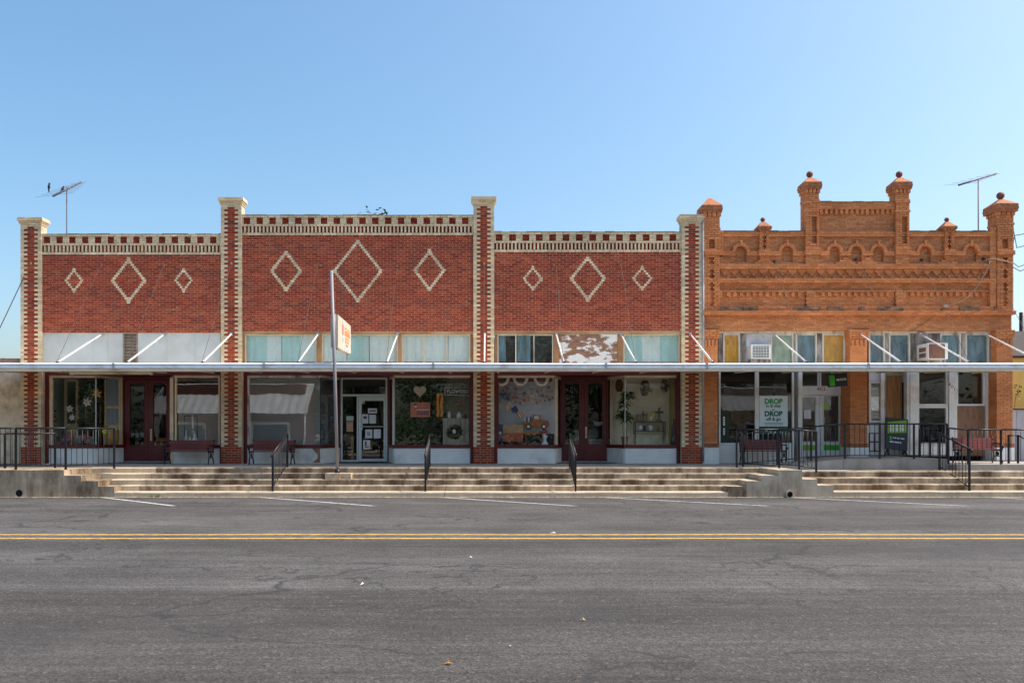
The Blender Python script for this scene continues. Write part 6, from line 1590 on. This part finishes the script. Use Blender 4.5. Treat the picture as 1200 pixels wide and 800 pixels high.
# ------------------------------------------------------------------ across the street, seen as reflections in the shop glass
CORR = plain('white_corrugated', (0.66, 0.66, 0.64), .5, .08, 2, dirt=(0.45, 0.4, 0.34), dirt_amt=(.55, .8))
BRK2 = plain('red_brown_wall', (0.22, 0.09, 0.06), .85, .2, 8)
def opposite(label, x0, x1, y0, zlo, zhi, wallm):
    t = thing('opposite_store', label, 'building', ((x0+x1)/2, y0, .12), 0, 'stores across the street')
    obj('wall', MB().box(x0+.5, x1-.5, y0-5, y0-1.6, .12, zhi-.1), wallm, t)
    n = int((x1-x0)/.3); m = MB()
    for i in range(n+1):
        x = x0+(x1-x0)*i/n; o = .05 if i % 2 else 0; m.v += [(x, y0, zlo+o), (x, y0-2.6, zhi+o), (x, y0-2.6, zhi+o-.03), (x, y0, zlo+o-.03)]
    for i in range(n):
        a, b = i*4, (i+1)*4; m.face((a, b, b+1, a+1)); m.face((a+3, a+2, b+2, b+3)); m.face((a, a+3, b+3, b))
    obj('awning_roof', m, CORR, t)
    k = 0
    for x in (x0+.2, (x0*2+x1)/3, (x0+2*x1)/3, x1-.2): obj('post', MB().tube([(x, y0-.1, .12), (x, y0-.1, zlo)], .06, 8), WHITE, t)
    for x in ((x0*3+x1)/4, (x0+3*x1)/4):
        w = obj('window', MB().box(x-1.4, x-1.2, y0-1.62, y0-1.5, .9, 2.4).box(x+1.2, x+1.4, y0-1.62, y0-1.5, .9, 2.4).box(x-1.2, x+1.2, y0-1.62, y0-1.5, 2.2, 2.4).box(x-1.2, x+1.2, y0-1.62, y0-1.5, .9, 1.05), WHITE, t)
        obj('pane', MB().box(x-1.2, x+1.2, y0-1.599, y0-1.57, 1.05, 2.2), BLK, w)
    return t
opposite('store with white corrugated awning across the street, mirrored in the left windows', -24.5, -12.6, -30.5, 3.0, 5.2, BRK2)
opposite('store with metal awning across the street, mirrored in the right windows', 16.5, 30, -31.5, 3.2, 5.0, STUC)
for k, (x, y, h, r_) in enumerate(((-31, -35, 9, 4.2), (-25.5, -42, 10, 4.5), (-10.5, -36, 8.2, 3.6), (-4.5, -34, 9.0, 4.0), (2.0, -36, 9.5, 4.4), (8.5, -35, 9.0, 4.2), (14.0, -37, 9.6, 4.0), (21, -44, 11, 4.8), (31, -38, 10, 4.5), (-17.5, -46, 9.5, 4.5), (5, -44, 10.5, 5))):
    tree(('tree at the far end across the street, mirrored leftmost', 'tree behind the left store across the street', 'tree beside the left store across the street', 'second tree right of the left store across the street', 'tree straight across the street', 'tree across from the double doors', 'tree left of the right store across the street', 'tall tree behind the right store across the street', 'tree at the far right across the street', 'tree hidden behind the white awning across the street', 'tall back row tree straight across the street')[k], x, y, h, r_, 30+k, 2400, .22)
m = MB(); rr = random.Random(77)
leaves(m, 9000, lambda r: (r.uniform(-75, 75), -48+r.uniform(-2, 2), abs(r.gauss(0, 3.2))), .5, rr)
for s_ in (-1, 1): leaves(m, 1800, lambda r: (s_*75+r.uniform(-2, 2), r.uniform(-46, -30), abs(r.gauss(0, 3.2))), .5, rr)
wd = obj('horizon_screen_leaves', m, LEAFD, kind='stuff')  # unseen leaf mass added to darken the bright horizon mirrored in the glass
# ------------------------------------------------------------------ litter on the road
LF = [plain('leaf_orange', (0.60, 0.27, 0.06), .7), plain('leaf_pale', (0.6, 0.52, 0.42), .7), plain('leaf_tan', (0.42, 0.3, 0.16), .7)]
for k, (px, py, s, mt, l) in enumerate(((525.5, 778, .035, 0, 'orange dry leaf on the asphalt nearest the camera'), (424.5, 685, .045, 1, 'pale scrap on the asphalt left of centre'), (551.5, 653.5, .04, 1, 'pale scrap just past the yellow lines'), (683, 727, .03, 2, 'tan leaf on the asphalt right of centre'), (598, 757.5, .02, 1, 'small pale scrap near the orange leaf'), (846, 598.5, .04, 1, 'pale scrap near the right parking line'), (648, 625, .06, 1, 'white paper scrap beside the yellow lines'))):
    d = FPX*EYE/(py-VY); x, y = (px-VX)*d/FPX, d-D0
    t = thing('dry_leaf', l, 'leaf', (x, y, .004), k*1.1, 'litter on the road')
    m = MB(); m.quad((-s, 0, .0), (0, -s*.45, .012), (s*.2, 0, .03), (0, s*.45, .008)); m.quad((s*.2, 0, .03), (0, -s*.45, .012), (s, 0, .006), (0, s*.45, .008)); obj('blade', m, LF[mt], t, local=True)
WEED = thing('weed', 'small green weed at the foot of the left steps', 'weed', (wx(182, KERB-.04), KERB-.05, 0)); m = MB(); rr = random.Random(1)
leaves(m, 40, lambda r: (r.uniform(-.14, .14), r.uniform(-.03, .03), r.uniform(.01, .07)), .03, rr); obj('leaves', m, leafmat('weed_leaves', (0.14, 0.16, 0.03)), WEED, local=True)
